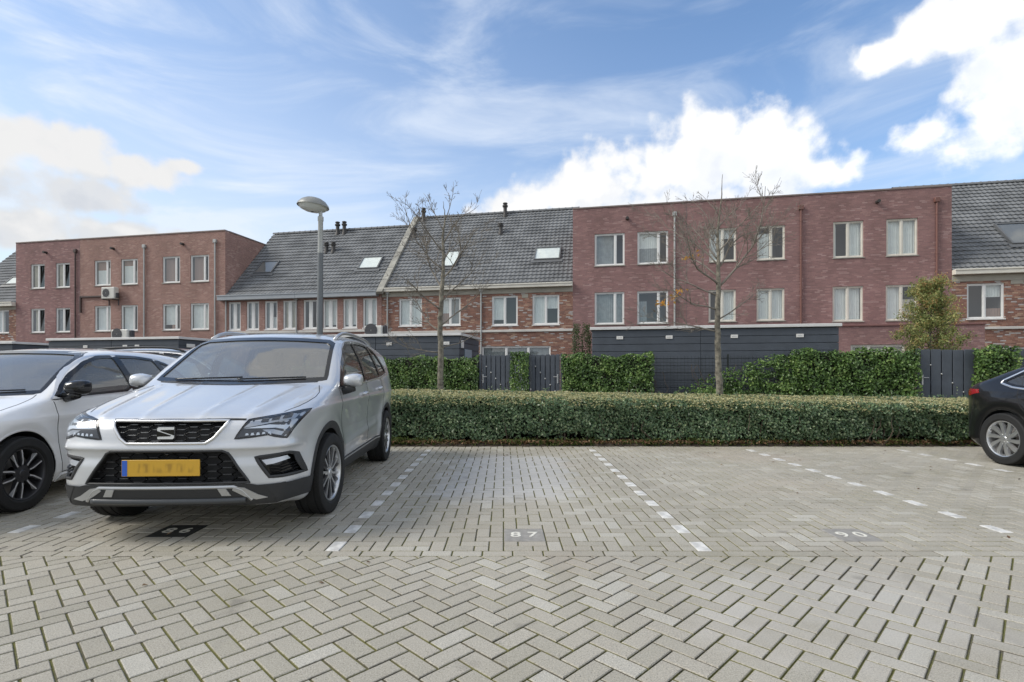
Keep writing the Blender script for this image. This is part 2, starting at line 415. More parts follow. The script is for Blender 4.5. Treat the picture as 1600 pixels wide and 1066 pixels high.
def wall_panel(mb, w, z0, z1, holes, rev=.09, room=1.3, x0=0.0, back=None):
    """front wall at y = 0 with openings, their reveals, and a dim room behind each"""
    xs = sorted({x0, w} | {a for h in holes for a in h[:2]}); zs = sorted({z0, z1} | {a for h in holes for a in h[2:4]})
    for i in range(len(xs) - 1):
        for j in range(len(zs) - 1):
            cx, cz = (xs[i] + xs[i + 1]) / 2, (zs[j] + zs[j + 1]) / 2
            if any(h[0] < cx < h[1] and h[2] < cz < h[3] for h in holes): continue
            mb.cur = 0; mb.quad((xs[i], 0, zs[j]), (xs[i + 1], 0, zs[j]), (xs[i + 1], 0, zs[j + 1]), (xs[i], 0, zs[j + 1]))
    for (a, b, c, d) in [h[:4] for h in holes]:
        mb.cur = 0
        mb.quad((a, 0, c), (a, 0, d), (a, rev, d), (a, rev, c)); mb.quad((b, 0, d), (b, 0, c), (b, rev, c), (b, rev, d))
        mb.quad((a, 0, d), (b, 0, d), (b, rev, d), (a, rev, d)); mb.quad((b, 0, c), (a, 0, c), (a, rev, c), (b, rev, c))
        mb.cur = 1; y0, y1 = rev, room
        mb.quad((a, y1, c), (b, y1, c), (b, y1, d), (a, y1, d))
        mb.quad((a, y0, c), (a, y0, d), (a, y1, d), (a, y1, c)); mb.quad((b, y0, d), (b, y0, c), (b, y1, c), (b, y1, d))
        mb.quad((a, y0, d), (b, y0, d), (b, y1, d), (a, y1, d)); mb.quad((b, y0, c), (a, y0, c), (a, y1, c), (b, y1, c))
    mb.cur = 0
def window(root, a, b, c, d, mull=(.5,), curt=None, fm=None, y=.045, fw=.06, sill=True, tilt=False, mw=.075, ox=0.0, oy=0.0):
    """window (its frame) > pane, curtain, sill"""
    fm = fm or white_paint; m = MB(); y += oy; fd = .07
    m.bbox(a, a + fw, y, y + fd, c, d, .006); m.bbox(b - fw, b, y, y + fd, c, d, .006)
    m.bbox(a + fw, b - fw, y + .002, y + fd, d - fw, d - .001, .006); m.bbox(a + fw, b - fw, y + .002, y + fd, c + .001, c + fw, .006)
    edges = [a + fw]
    for k in mull:
        xm = a + (b - a) * k; m.bbox(xm - mw / 2, xm + mw / 2, y + .004, y + fd - .004, c + fw, d - fw, .006); edges += [xm - mw / 2, xm + mw / 2]
    edges.append(b - fw)
    sash = []
    for i in range(0, len(edges), 2):
        e0, e1 = edges[i], edges[i + 1]; s = .028
        m.box(e0, e0 + s, y + .016, y + .05, c + fw, d - fw); m.box(e1 - s, e1, y + .016, y + .05, c + fw, d - fw)
        m.box(e0 + s, e1 - s, y + .017, y + .05, d - fw - s, d - fw); m.box(e0 + s, e1 - s, y + .017, y + .05, c + fw, c + fw + s)
        sash.append((e0 + s, e1 - s))
    wo_ = m.build('window', fm, root)
    for i, (e0, e1) in enumerate(sash):
        p = MB(); ys = y + .033; z0_, z1_ = c + fw + .02, d - fw - .02
        if tilt and i == len(sash) - 1:
            p.add([(e0 - .01, ys, z0_), (e1 + .01, ys, z0_), (e1 + .01, ys - .0 + .16, z1_), (e0 - .01, ys + .16, z1_)], [(0, 1, 2, 3)])
        else: p.quad((e0 - .01, ys, z0_), (e1 + .01, ys, z0_), (e1 + .01, ys, z1_), (e0 - .01, ys, z1_))
        p.build('pane', sky_glass, wo_)
    if sill:
        p = MB(); p.bbox(a - .03, b + .03, oy - .035, oy + .085, c - .045, c - .002, .006); p.build('sill', fm if sill == 'same' else coping_stone, wo_)
    for (f0, f1, g0, g1, cm) in (curt or []):
        x0, x1 = a + fw + (b - a - 2 * fw) * f0, a + fw + (b - a - 2 * fw) * f1; q0, q1 = c + (d - c) * g0, c + (d - c) * g1
        n = max(2, int((x1 - x0) / .03)); vs = []; fs = []
        for k in range(n + 1):
            xx = x0 + (x1 - x0) * k / n; yy = oy + .19 + .018 * math.sin(k * 1.9 + x0 * 7); vs += [(xx, yy, q0), (xx, yy, q1)]
        for k in range(n): fs.append((2 * k, 2 * k + 2, 2 * k + 3, 2 * k + 1))
        p = MB(); p.add(vs, fs); p.build('curtain', cm, wo_, smooth=True)
    return wo_
def downpipe(root, x, z0, z1, m_):
    p = MB(); p.tube([(x, -.06, z0), (x, -.06, z1)], .042, 10)
    for z in np.arange(z0 + .8, z1, 1.7): p.lathe([(.052, 0), (.055, .01), (.055, .05), (.052, .06)], 10, (x, -.06, z))
    p.bbox(x - .1, x + .1, -.125, -.002, z1 - .04, z1 + .16, .012)
    return p.build('downpipe', m_, root, smooth=True, sharp=40)
def tile_roof(root, w, ze, dv, zr, x0=0.0, over=.22, tw=.222, th=.305, dk=8.5):
    """front slope in interlocking pantiles (real waves and course steps), plain back slope, ridge tiles"""
    p = math.atan2(zr - ze, dv); S = math.hypot(zr - ze, dv) + over; cs, sn = math.cos(p), math.sin(p)
    nx = int((w - x0) / tw) * 6; xs = np.linspace(x0, w, nx + 1); ph = np.modf((xs - x0) / tw)[0]
    prof = np.where(ph < .55, .022 * np.sin(np.pi * ph / .55) ** .8, -.006 * np.sin(np.pi * (ph - .55) / .45))
    nr = int(round(S / th)); step = S / nr; rows = []
    for r in range(nr):
        jit = RNG.uniform(-.003, .003, nx + 1)
        for (sv, lift) in ((r * step - .03, .052), (r * step - .028, .058), ((r + 1) * step - .031, .012)):
            nvec = lift + prof + jit * .3
            d = sv - over
            rows.append(np.stack([xs, d * cs - nvec * sn, ze + d * sn + nvec * cs], 1))
    V = np.concatenate(rows); k = nx + 1; nrow = len(rows)
    i = np.arange(nrow - 1)[:, None] * k + np.arange(nx)[None]; Fq = np.stack([i, i + 1, i + k + 1, i + k], -1).reshape(-1, 4)
    rf = MB(); t = .03
    rf.quad((x0, -over * cs, ze - over * sn), (w, -over * cs, ze - over * sn), (w, dv, zr), (x0, dv, zr))
    rf.quad((w, 2 * dv, ze), (x0, 2 * dv, ze), (x0, dv, zr), (w, dv, zr))
    ro = rf.build('roof', roof_lead, root)
    to = link('roof_tiles', npmesh('roof_tiles', V, Fq), ro, roof_tile); to['kind'] = 'stuff'
    n = int((w - x0) / .36); L = (w - x0) / n
    me = None
    for q in range(n):
        m = MB(); cc = []
        for (yy, r, xx) in ((0, .115, 0), (0, .115, L * .86), (0, .128, L * .865), (0, .128, L + .01)):
            cc.append([(xx, r * math.cos(a), .02 + r * .95 * math.sin(a)) for a in np.linspace(-.25, math.pi + .25, 9)])
        if me is None:
            vs = [v for c_ in cc for v in c_]; fs = [(9 * a + b, 9 * a + 9 + b, 9 * a + 10 + b, 9 * a + 1 + b) for a in range(3) for b in range(8)]
            m.add(vs, fs); o = m.build('ridge_tile', roof_tile, ro, smooth=True, sharp=50); me = o.data
        else:
            o = bpy.data.objects.new('ridge_tile', me); COL.objects.link(o); o.parent = ro
        o.location = (x0 + q * L, dv, zr)
    return ro, (cs, sn)
def on_roof(ze, pitch, v, off=0.0): return (v - off * math.sin(pitch), ze + v * math.tan(pitch) + off * math.cos(pitch))
def skylight(root, a, b, v0, v1, ze, pitch, pane_backing=True):
    m = MB(); fw = .07
    def P(x, v, off): y, z = on_roof(ze, pitch, v, off); return (x, y, z)
    def bar(xa, xb, va, vb, h0, h1):
        m.add([P(xa, va, h0), P(xb, va, h0), P(xb, vb, h0), P(xa, vb, h0), P(xa, va, h1), P(xb, va, h1), P(xb, vb, h1), P(xa, vb, h1)], [(0, 3, 2, 1), (4, 5, 6, 7), (0, 1, 5, 4), (1, 2, 6, 5), (2, 3, 7, 6), (3, 0, 4, 7)])
    fv = fw * math.cos(pitch)
    bar(a - fw, a, v0, v1, .0, .15); bar(b, b + fw, v0, v1, .0, .15); bar(a - fw, b + fw, v0 - fv, v0, .0, .145); bar(a - fw, b + fw, v1, v1 + fv, .0, .155)
    bar(a - .2, b + .2, v0 - fv - .16, v0 - fv, .09, .10)
    o = m.build('skylight', roof_lead, root)
    p = MB(); p.quad(P(a, v0, .132), P(b, v0, .132), P(b, v1, .132), P(a, v1, .132)); p.build('pane', sky_glass, o)
    p = MB(); p.quad(P(a, v0, .105), P(b, v0, .105), P(b, v1, .105), P(a, v1, .105)); p.build('pane_backing', curtain_white if pane_backing else room_dark, o)  # white sheet under the glass paints the sky's reflection
def roof_vent(root, x, v, ze, pitch, h=.5, r=.11):
    y, z = on_roof(ze, pitch, v, .05); m = MB()
    m.lathe([(r * 1.5, -.12), (r * 1.2, .06), (r, .1), (r, h * .66), (r * 1.45, h * .68), (r * 1.5, h * .8), (r * .9, h * .84), (r * .9, h * .9), (r * 1.35, h * .92), (r * 1.2, h)], 12, (x, y, z), cap=True)
    return m.build('roof_vent', dark_metal, root, smooth=True, sharp=35)
def wall_vent(root, x, z):
    m = MB(); m.lathe([(.07, 0), (.08, -.02), (.06, -.16), (.075, -.17), (.07, -.22)], 10, (x, 0, z), 'y', cap=True); return m.build('wall_vent', dark_metal, root, smooth=True, sharp=40)
def gutter(root, x0, x1, z0, z1, m_, d=.30, top=True):
    m = MB(); m.bbox(x0, x1, -d, -.002, z0, z1, .015); 
    m.bbox(x0 - .001, x1 + .001, -d - .03, -d + .004, z1 - .05, z1 + .012, .01)
    return m.build('gutter', m_, root)
Wt = curtain_white; Cr = curtain_cream; Gy = curtain_reflection_grey; Pk = curtain_pink

def flat_house(name_label, u0, u1, bm, wins, pipes, vents, mull, H=9.08, right_side=False, fm=None, depth=9.0, ground=None, capm=None, joint=False, tilt=False):
    root = empty('terraced_house', site(u0), -TH, label=name_label, cat='house', group='terraced houses in the row behind the gardens')
    w = u1 - u0; mb = MB(); holes = [(a - u0, b - u0, c, d) for (a, b, c, d, cu) in wins] + ([ground] if ground else [])
    wall_panel(mb, w, 0, H - .001, holes)
    mb.cur = 0
    mb.quad((0, depth, 0), (0, 0, 0), (0, 0, H), (0, depth, H)); mb.quad((w, 0, 0), (w, depth, 0), (w, depth, H), (w, 0, H)); mb.quad((w, depth, 0), (0, depth, 0), (0, depth, H), (w, depth, H))
    mb.build('wall', [bm, room_dark], root)
    for (a, b, c, d, cu) in wins: window(root, a - u0, b - u0, c, d, mull, cu, fm=fm, tilt=tilt)
    if ground: window(root, *ground, (.33, .66), [(0, 1, 0, 1, Gy)], fm=fm, sill=False)
    m = MB(); m.quad((0, .02, H - .25), (w, .02, H - .25), (w, depth - .02, H - .25), (0, depth - .02, H - .25)); m.build('roof', roof_lead, root)
    m = MB(); o_ = .035
    m.bbox(0.002, w - .002, -o_, .3, H, H + .075, .01); m.bbox(0.002, w - .002, depth - .3, depth + o_, H, H + .075, .01)
    m.bbox(-(.0), .26, .302, depth - .302, H, H + .074, .01); m.bbox(w - .26, w + (o_ if right_side else 0), .302, depth - .302, H, H + .074, .01)
    m.build('parapet_cap', capm or coping, root)
    for (x, z0, z1, pm) in pipes: downpipe(root, x - u0, z0, z1, pm)
    for (x, z) in vents: wall_vent(root, x - u0, z)
    if joint:
        m = MB(); m.box(w - .012, w - .002, -.004, -.001, 0, H); m.build('expansion_joint', roof_lead, root)
    return root
# ---- left flat-roofed block (three houses)
full = [(0, 1, 0, 1, Wt)]
h = flat_house('brown brick flat-roofed house with tilted windows beside the far-left tiled roof', -34.24, -29.4, brick_purple,
    [(-33.1, -32.03, 6.25, 7.74, [(0, .45, 0, 1, Cr)]), (-31.2, -30.15, 6.25, 7.74, [(0, .4, 0, 1, Cr)]), (-33.1, -32.03, 3.55, 5.02, [(.1, .42, 0, 1, Cr)]), (-31.2, -30.13, 3.55, 5.02, [(0, .4, 0, 1, Gy)])],
    [(-29.68, .3, 8.35, pipe_dark)], [(-31.88, 8.41)], (.52,), joint=True, tilt=True)
m = MB(); m.lathe([(.16, 0), (.16, .35), (.26, .4), (.28, .52), (.2, .55)], 12, (1.6, 1.4, 9.0), cap=True); m.build('roof_vent', dark_metal, h, smooth=True, sharp=35)
h2 = flat_house('red-brown brick flat-roofed house with an air conditioner on its wall', -29.4, -24.71, brick_red,
    [(-28.35, -27.18, 6.28, 7.78, [(0, .72, 0, .62, Wt), (0, .72, .62, 1, Pk), (.74, 1, 0, .7, Wt)]), (-26.45, -25.28, 6.28, 7.78, [(0, .72, 0, .75, Wt), (0, .72, .75, 1, Pk), (.74, 1, 0, .55, Gy)]), (-28.34, -27.18, 3.56, 5.07, full), (-26.45, -25.28, 3.56, 5.07, [(0, .74, 0, 1, Wt)])],
    [(-24.78, .3, 8.39, pipe_light)], [(-26.95, 8.42)], (.74,))
h3 = flat_house('red-brown brick flat-roofed end house with tall side wall by the lamp', -24.71, -19.42, brick_red,
    [(-23.57, -22.39, 6.28, 7.8, [(0, .72, 0, 1, Pk)]), (-21.7, -20.48, 6.28, 7.8, [(.05, .72, 0, 1, Pk)]), (-23.57, -22.37, 3.55, 5.06, [(0, .74, .22, 1, Wt), (.4, .62, 0, .22, Pk)]), (-21.7, -20.48, 3.55, 5.06, full)],
    [(-20.04, .3, 8.46, pipe_light)], [(-22.15, 8.45)], (.74,), right_side=True)
# air conditioners: one on the wall of the second house, one on a shed roof, one on the other shed roof
ac_white = mat('ac_casing', (.66, .65, .60), .5, var=(5, .08)); ac_dark = mat('ac_grille', (.06, .06, .065), .5)
def aircon(label, loc, hang=True, w=.84, hh=.62, duct=None):
    a = empty('air_conditioner', loc, -TH, label=label, cat='air conditioner', group='outdoor air conditioner units')
    m = MB(); m.bbox(0, w, -.42, -.1, 0, hh, .03); m.build('casing', ac_white, a)
    m = MB(); m.lathe([(.24, -.424), (.24, -.432), (.03, -.436)], 24, (w * .38, 0, hh * .5), 'y')
    for k in range(5): m.bbox(w * .38 - .23, w * .38 + .23, -.438, -.43, hh * .5 - .2 + k * .1 - .006, hh * .5 - .2 + k * .1 + .006, .001)
    m.build('fan_grille', ac_dark, a, smooth=False)
    m = MB()
    for x in (.12, w - .12): m.bbox(x - .02, x + .02, -.45, -.003, -.05, -.002, .004); m.bbox(x - .02, x + .02, -.04, -.003, -.35 if hang else -.05, -.052, .004) if hang else None
    m.build('bracket', ac_dark, a)
    m = MB(); m.bbox(w, w + .1, -.33, -.15, .05, .35, .02); m.build('valve_cover', ac_dark, a)
    if duct:
        m = MB(); m.bbox(duct[0], -.003, -.09, -.004, .16, .26, .008); m.bbox(duct[0] - .1, duct[0] - .002, -.092, -.004, duct[1], .262, .008); m.build('duct', pipe_dark, a)
    return a
aircon('white air conditioner hung on the red-brown house wall with dark duct', site(-27.40, 0, 5.42), True, .92, .68, (-1.86, -.72))

# ---- middle pair with the row of narrow windows
pm_ = R(46)
def tiled_house(label, u0, u1, bm, wins, ze, dv, zr, pipes, gz, gm, gd, mull, fm=None, frz=None, band=None, sills=True, ground=None, x_over=(0, 0), mw=.075, gx=None):
    root = empty('terraced_house', site(u0), -TH, label=label, cat='house', group='terraced houses in the row behind the gardens')
    w = u1 - u0; mb = MB(); holes = [(a - u0, b - u0, c, d) for (a, b, c, d, cu) in wins] + ([ground[:4]] if ground else [])
    wall_panel(mb, w, 0, ze - .05, holes); mb.cur = 0
    dk = 2 * dv
    for x in (0.001, w - .001):
        mb.add([(x, 0, 0), (x, dk, 0), (x, dk, ze - .05), (x, dv, zr - .03), (x, 0, ze - .05)], [(0, 1, 2, 3, 4)])
    mb.quad((w, dk, 0), (0, dk, 0), (0, dk, ze), (w, dk, ze))
    mb.build('wall', [bm, room_dark], root)
    for (a, b, c, d, cu) in wins: window(root, a - u0, b - u0, c, d, mull, cu, fm=fm, sill=sills, mw=mw)
    if ground: window(root, *ground[:4], (.36, .68), [(0, 1, 0, 1, Gy)], sill=False)
    ro, _ = tile_roof(root, w + x_over[1], ze, dv, zr, -x_over[0])
    g0, g1 = gx or (0, w)
    gutter(root, g0, g1, gz[0], gz[1], gm, gd)
    if frz: m = MB(); m.bbox(0.001, w - .001, -.03, -.002, frz[0], frz[1], .006); m.build('frieze', frieze, root)
    if band: m = MB(); m.bbox(0.001, w - .001, -.06, -.002, band[0], band[1], .01); m.build('stone_band', stone_band, root)
    for (x, z0, z1, q) in pipes: downpipe(root, x - u0, z0, z1, q)
    return root
SK = [(0, 1, 0, 1, Gy)]; SW = [(0, 1, 0, 1, Wt)]
mz = (3.49, 5.06)
t0 = tiled_house('partly cropped tiled-roof house at the far-left edge of the row', -40.0, -34.24, brick_mixed, [(-35.9, -34.79, 3.55, 5.0, [(0, .5, 0, 1, Wt)]), (-38.6, -37.3, 3.55, 5.0, full)], 5.45, 4.4, 10.0, [], (5.2, 5.45), cream_paint, .25, (.5,), frz=(5.0, 5.19), band=(2.95, 3.08))
skylight(t0, -36.85 + 40, -35.9 + 40, 1.30, 1.78, 5.45, R(46))
t1 = tiled_house('tiled-roof house with narrow white windows left of the street lamp', -19.42, -14.86, brick_red,
    [(-19.21, -18.44, *mz, SK), (-18.07, -17.28, *mz, SK), (-16.93, -16.14, *mz, [(0, .45, 0, 1, Gy), (.5, 1, 0, .45, Wt)]), (-15.8, -14.98, *mz, [(0, 1, 0, 1, Cr)])], 5.40, 4.35, 9.95, [(-19.33, .3, 5.2, pipe_light), (-14.95, .3, 5.1, pipe_light)], (5.13, 5.40), zinc, .34, (.5,), sills='same', mw=.17, gx=(-.28, 4.56), band=(3.28, 3.41))
skylight(t1, -18.55 + 19.42, -17.5 + 19.42, 1.42, 2.14, 5.4, pm_, False)
t2 = tiled_house('tiled-roof house with narrow white windows just right of the street lamp pole', -14.86, -10.0, brick_red,
    [(-14.56, -13.72, *mz, []), (-13.39, -12.55, *mz, [(0, 1, .12, 1, Wt)]), (-12.21, -11.4, *mz, [(0, 1, .12, 1, Wt)]), (-11.07, -10.26, *mz, [(0, 1, .1, 1, Wt)])], 5.40, 4.35, 9.95, [], (5.13, 5.40), zinc, .34, (.5,), sills='same', mw=.17, gx=(0, 4.70), band=(3.28, 3.41))
skylight(t2, -12.0 + 14.86, -10.9 + 14.86, 1.42, 2.12, 5.4, pm_)
for (x, v) in ((-14.30, 2.74), (-14.75, 2.74), (-14.33, 4.1), (-14.78, 4.1)):
    roof_vent(t2 if x > -14.7 else t2, x + 14.86, v, 5.4, pm_, .55 if v < 3 else .75)
# ---- middle pair in mixed brick
pn_ = math.atan2(10.6 - 5.55, 5.0)
n1 = tiled_house('mixed-brick tiled-roof house behind the left bare tree', -9.98, -4.63, brick_mixed,
    [(-9.03, -7.76, 3.54, 4.97, [(0, .5, 0, 1, Wt), (.52, 1, 0, 1, Wt)]), (-6.80, -5.69, 3.54, 4.97, [(0, .5, 0, .45, Pk), (0, .48, .45, 1, Wt), (.52, 1, 0, 1, Gy)])], 5.55, 5.0, 10.6, [(-9.65, .3, 5.25, pipe_light)], (5.33, 5.52), cream_paint, .24, (.5,), frz=(5.08, 5.32), band=(3.15, 3.27), sills='same')
skylight(n1, -7.03 + 9.98, -6.33 + 9.98, 1.18, 2.14, 5.55, pn_)
for (x, v, hh) in ((-9.41, 4.75, .75), (-9.5, 3.45, .55)): roof_vent(n1, x + 9.98, v, 5.55, pn_, hh)
m = MB()   # party-wall coping that climbs the left verge
for k in range(7):
    a, b = k / 7, (k + 1) / 7 - .004
    def cp(t, x, o): v = -.35 + t * 5.38; return (x, v - o * math.sin(pn_), 5.55 + v * math.tan(pn_) + o * math.cos(pn_))
    m.add([cp(a, -.13, .0), cp(a, .2, .0), cp(b, .2, .0), cp(b, -.13, .0), cp(a, -.13, .17), cp(a, .2, .17), cp(b, .2, .17), cp(b, -.13, .17)], [(0, 3, 2, 1), (4, 5, 6, 7), (0, 1, 5, 4), (1, 2, 6, 5), (2, 3, 7, 6), (3, 0, 4, 7)])
m.build('gable_coping', coping_stone, n1)
m = MB(); m.add([(-.02, 0, 4.9), (-.02, 10, 4.9), (-.02, 10, 5.5), (-.02, 5, 10.58), (-.02, 0, 5.5)], [(0, 1, 2, 3, 4)]); m.build('gable_wall', brick_mixed, n1)
n2 = tiled_house('mixed-brick tiled-roof house with long garden window beside the purple block', -4.63, 0.0, brick_mixed,
    [(-4.05, -2.73, 3.49, 4.97, [(0, .48, .2, 1, Wt)]), (-1.99, -0.66, 3.49, 4.96, [(0, .5, 0, 1, Wt), (.52, 1, .55, 1, Wt)])], 5.55, 5.0, 10.6, [(-4.6, .3, 5.25, pipe_light)], (5.33, 5.52), cream_paint, .24, (.5,), frz=(5.08, 5.32), band=(3.15, 3.27), sills='same', ground=(.0 + .05, 3.55, .25, 2.45))
skylight(n2, -2.06 + 4.63, -.82 + 4.63, 1.38, 2.08, 5.55, pn_)
for (x, v, hh) in ((-4.36 + 4.66, 4.75, .75), (-4.34 + 4.66, 3.4, .55)): roof_vent(n2, x, v, 5.55, pn_, hh)
m = MB(); m.bbox(-2.52 + 4.63, -2.2 + 4.63, -.02, .0, 4.84, 5.04, .004); m.build('wall_grille', frieze, n2)
# ---- right flat-roofed block
flat_house('purple-brown brick house with wide windows next to the mixed-brick houses', 0.0, 5.30, brick_purple,
    [(1.05, 2.47, 6.28, 7.82, [(0, .67, 0, 1, Gy)]), (3.06, 4.47, 6.28, 7.82, [(0, .66, .5, 1, Wt), (0, .66, 0, .5, Gy)]), (1.05, 2.45, 3.45, 5.0, [(0, 1, 0, 1, Gy)]), (3.05, 4.47, 3.45, 5.0, [(0, .3, 0, .7, Gy)])],  # grey sheet in the upper-left wide pane paints its pale reflection
    [(4.75, .3, 8.51, pipe_light)], [(2.59, 8.48)], (.69,), joint=True)
flat_house('purple-brown brick house in the middle of the right block behind the second bare tree', 5.30, 10.28, brick_purple,
    [(6.29, 7.47, 6.26, 7.8, [(0, .47, 0, 1, Wt), (.52, 1, .7, 1, Wt)]), (8.36, 9.54, 6.26, 7.8, [(0, .47, 0, .8, Wt)]), (6.27, 7.46, 3.49, 4.96, [(.52, 1, 0, 1, Wt)]), (8.34, 9.52, 3.49, 4.96, [(0, 1, 0, 1, Wt)])],
    [(10.18, .3, 8.47, pipe_red)], [], (.5,), fm=cream_paint)
r3 = flat_house('purple-brown brick end house with curtained windows behind the leafy garden tree', 10.28, 16.08, brick_purple,
    [(11.5, 12.71, 6.22, 7.82, [(0, .1, 0, 1, Wt), (.5, 1, 0, 1, Wt)]), (13.6, 14.81, 6.22, 7.82, [(0, 1, 0, 1, Wt)]), (11.48, 12.7, 3.4, 4.95, [(0, 1, 0, 1, Wt)]), (13.58, 14.8, 3.4, 4.95, [(0, .5, 0, 1, Wt), (.52, 1, 0, .6, Cr)])],
    [(15.5, .3, 8.47, pipe_red)], [(13.23, 8.59)], (.5,), right_side=True, fm=cream_paint)
m = MB(); m.cur = 0   # ground-floor extension
wall_panel(m, 15.95, 0, 2.99, [(11.3, 13.25, .2, 2.26)], x0=10.8)
m.v = [(x - 10.28, y - 2.3, z) for (x, y, z) in m.v]
m.quad((.52, -2.3, 0), (.52, 0, 0), (.52, 0, 2.99), (.52, -2.3, 2.99)); m.quad((5.67, 0, 0), (5.67, -2.3, 0), (5.67, -2.3, 2.99), (5.67, 0, 2.99))
ex = m.build('extension', [brick_purple, room_dark], r3)
m = MB(); m.bbox(.48, 5.71, -2.34, -.003, 2.992, 3.07, .012); m.build('cap', mat('red_brown_cap', (.20, .095, .085), .55, var=(2, .1)), ex)
window(r3, 1.02, 2.97, .2, 2.26, (.34, .67), [(0, 1, 0, 1, Cr)], fm=cream_paint, sill=False, oy=-2.3)
s1 = tiled_house('tiled-roof house with large skylight at the right edge of the row', 16.08, 24.0, brick_mixed,
    [(16.64, 18.01, 3.41, 4.91, [(.55, 1, .62, 1, Wt), (.55, 1, 0, .3, Pk)]), (20.2, 21.6, 3.41, 4.91, full)], 5.55, 5.0, 10.6, [], (5.28, 5.50), cream_paint, .24, (.48,), frz=(5.0, 5.27), band=(2.96, 3.07), sills='same', ground=(1.1, 4.0, .2, 2.2))
skylight(s1, 18.98 - 16.08, 20.3 - 16.08, 1.14, 2.2, 5.55, pn_, False)
m = MB(); m.bbox(2.14, 2.6, -.02, .0, 4.84, 5.04, .004); m.build('wall_grille', frieze, s1)
# ================================================================== ground and paving
def paver_mat():
    m = bpy.data.materials.new('concrete_paver'); m.use_nodes = True; T = NT(m.node_tree); p = T.n['Principled BSDF']
    a = T.new('ShaderNodeAttribute', attribute_name='rnd'); oi = T.new('ShaderNodeObjectInfo'); ge = T.new('ShaderNodeNewGeometry')
    r = T.math('FRACT', T.math('ADD', a.outputs['Fac'], oi.outputs['Random']))
    pos = ge.outputs['Position']
    base = T.ramp(r, [(0, (0.353, 0.330, 0.273)), (.3, (0.377, 0.352, 0.294)), (.6, (0.394, 0.366, 0.308)), (.85, (0.411, 0.385, 0.326)), (1, (0.461, 0.441, 0.385))])
    # aggregate grains, pores, and slow patches of grime and algae
    g1 = T.noise(pos, 150, 3, .7); g2 = T.noise(pos, 330, 2, .6)
    k = T.math('MULTIPLY', T.smooth(g1, .28, .72, .72, 1.22), T.smooth(g2, .3, .7, .84, 1.13))
    vo = T.new('ShaderNodeTexVoronoi'); T.l.new(pos, vo.inputs['Vector']); vo.inputs['Scale'].default_value = 62
    pit = T.smooth(vo.outputs['Distance'], .10, .20, .55, 1.0); spr = T.math('GREATER_THAN', T.noise(pos, 23, 2, .5), .48)
    k = T.math('MULTIPLY', k, T.math('MAXIMUM', pit, T.math('SUBTRACT', 1.0, spr)))
    vw = T.new('ShaderNodeTexVoronoi'); T.l.new(pos, vw.inputs['Vector']); vw.inputs['Scale'].default_value = 41
    wsp = T.math('MULTIPLY', T.smooth(vw.outputs['Distance'], .13, .06), T.math('GREATER_THAN', T.noise(pos, 31, 2, .5), .55))
    big = T.noise(pos, .55, 4, .6); k = T.math('MULTIPLY', k, T.smooth(big, .3, .7, .93, 1.06))
    kc = T.new('ShaderNodeCombineXYZ', i_0=k, i_1=k, i_2=k).outputs[0]
    col = T.mix(1.0, base, kc, 'MULTIPLY')
    col = T.mix(T.math('MULTIPLY', wsp, .45), col, (.50, .48, .44, 1))
    alg = T.smooth(T.noise(pos, .9, 5, .65), .48, .76, 0, .40)
    col = T.mix(alg, col, (.215, .20, .135, 1))
    wr = T.smooth(T.noise(pos, .42, 3, .5, out=0), .52, .7, 0, .30); col = T.mix(wr, col, (.38, .31, .25, 1))
    # a limey, almost white bloom that dried on a few square metres of bay 87, and a fainter one in the lane
    s = T.new('ShaderNodeSeparateXYZ'); T.l.new(pos, s.inputs[0])
    def patch(x0, x1, y0, y1, soft, nz):
        nx = T.math('MULTIPLY', T.math('SUBTRACT', T.noise(pos, 2.2, 4, .6), .5), nz)
        jx = T.math('ADD', s.outputs[0], nx); jy = T.math('ADD', s.outputs[1], nx)
        jx = T.math('ADD', jx, T.math('MULTIPLY', T.math('SUBTRACT', r, .5), .22))
        return T.math('MULTIPLY', T.math('MULTIPLY', T.smooth(jx, x0 - soft, x0 + soft), T.smooth(jx, x1 + soft, x1 - soft)), T.math('MULTIPLY', T.smooth(jy, y0 - soft, y0 + soft), T.smooth(jy, y1 + soft, y1 - soft)))
    pm = patch(-.62, .72, 5.0, 7.45, .22, .9)
    col = T.mix(T.math('MULTIPLY', pm, .58), col, (.50, .495, .49, 1))
    pm2 = patch(1.0, 2.4, 2.3, 3.2, .25, 1.4); col = T.mix(T.math('MULTIPLY', pm2, .34), col, (.50, .48, .45, 1))
    oil = T.math('MULTIPLY', T.smooth(T.noise(pos, 3.1, 3, .5), .64, .74), T.smooth(T.noise(pos, .8, 2, .5), .38, .54)); col = T.mix(T.math('MULTIPLY', oil, .42), col, (.11, .10, .09, 1))
    mp = T.new('ShaderNodeMapping'); T.l.new(pos, mp.inputs[0]); mp.inputs['Scale'].default_value = (5.5, .55, 1); ty_ = T.smooth(T.noise(mp.outputs[0], 1.0, 3, .6), .60, .76, 0, .16); col = T.mix(ty_, col, (.15, .14, .13, 1))
    # soil and moss packed into the chamfers
    edge = T.smooth(T.math('ADD', s.outputs[2], T.math('MULTIPLY', T.math('SUBTRACT', T.noise(pos, 75, 2, .6), .5), .0028)), -.0018, -.0042)
    mo = T.smooth(T.math('ADD', T.math('MULTIPLY', T.noise(pos, 1.1, 3, .6), .55), T.math('MULTIPLY', T.noise(pos, 7.5, 4, .65), .5)), .46, .58)
    col = T.mix(edge, col, T.mix(mo, (.095, .085, .062, 1), (.155, .148, .060, 1)))
    T.l.new(col, p.inputs['Base Color']); p.inputs['Roughness'].default_value = .82; p.inputs['Specular IOR Level'].default_value = .35
    b = T.new('ShaderNodeBump'); b.inputs['Strength'].default_value = .55; b.inputs['Distance'].default_value = .004
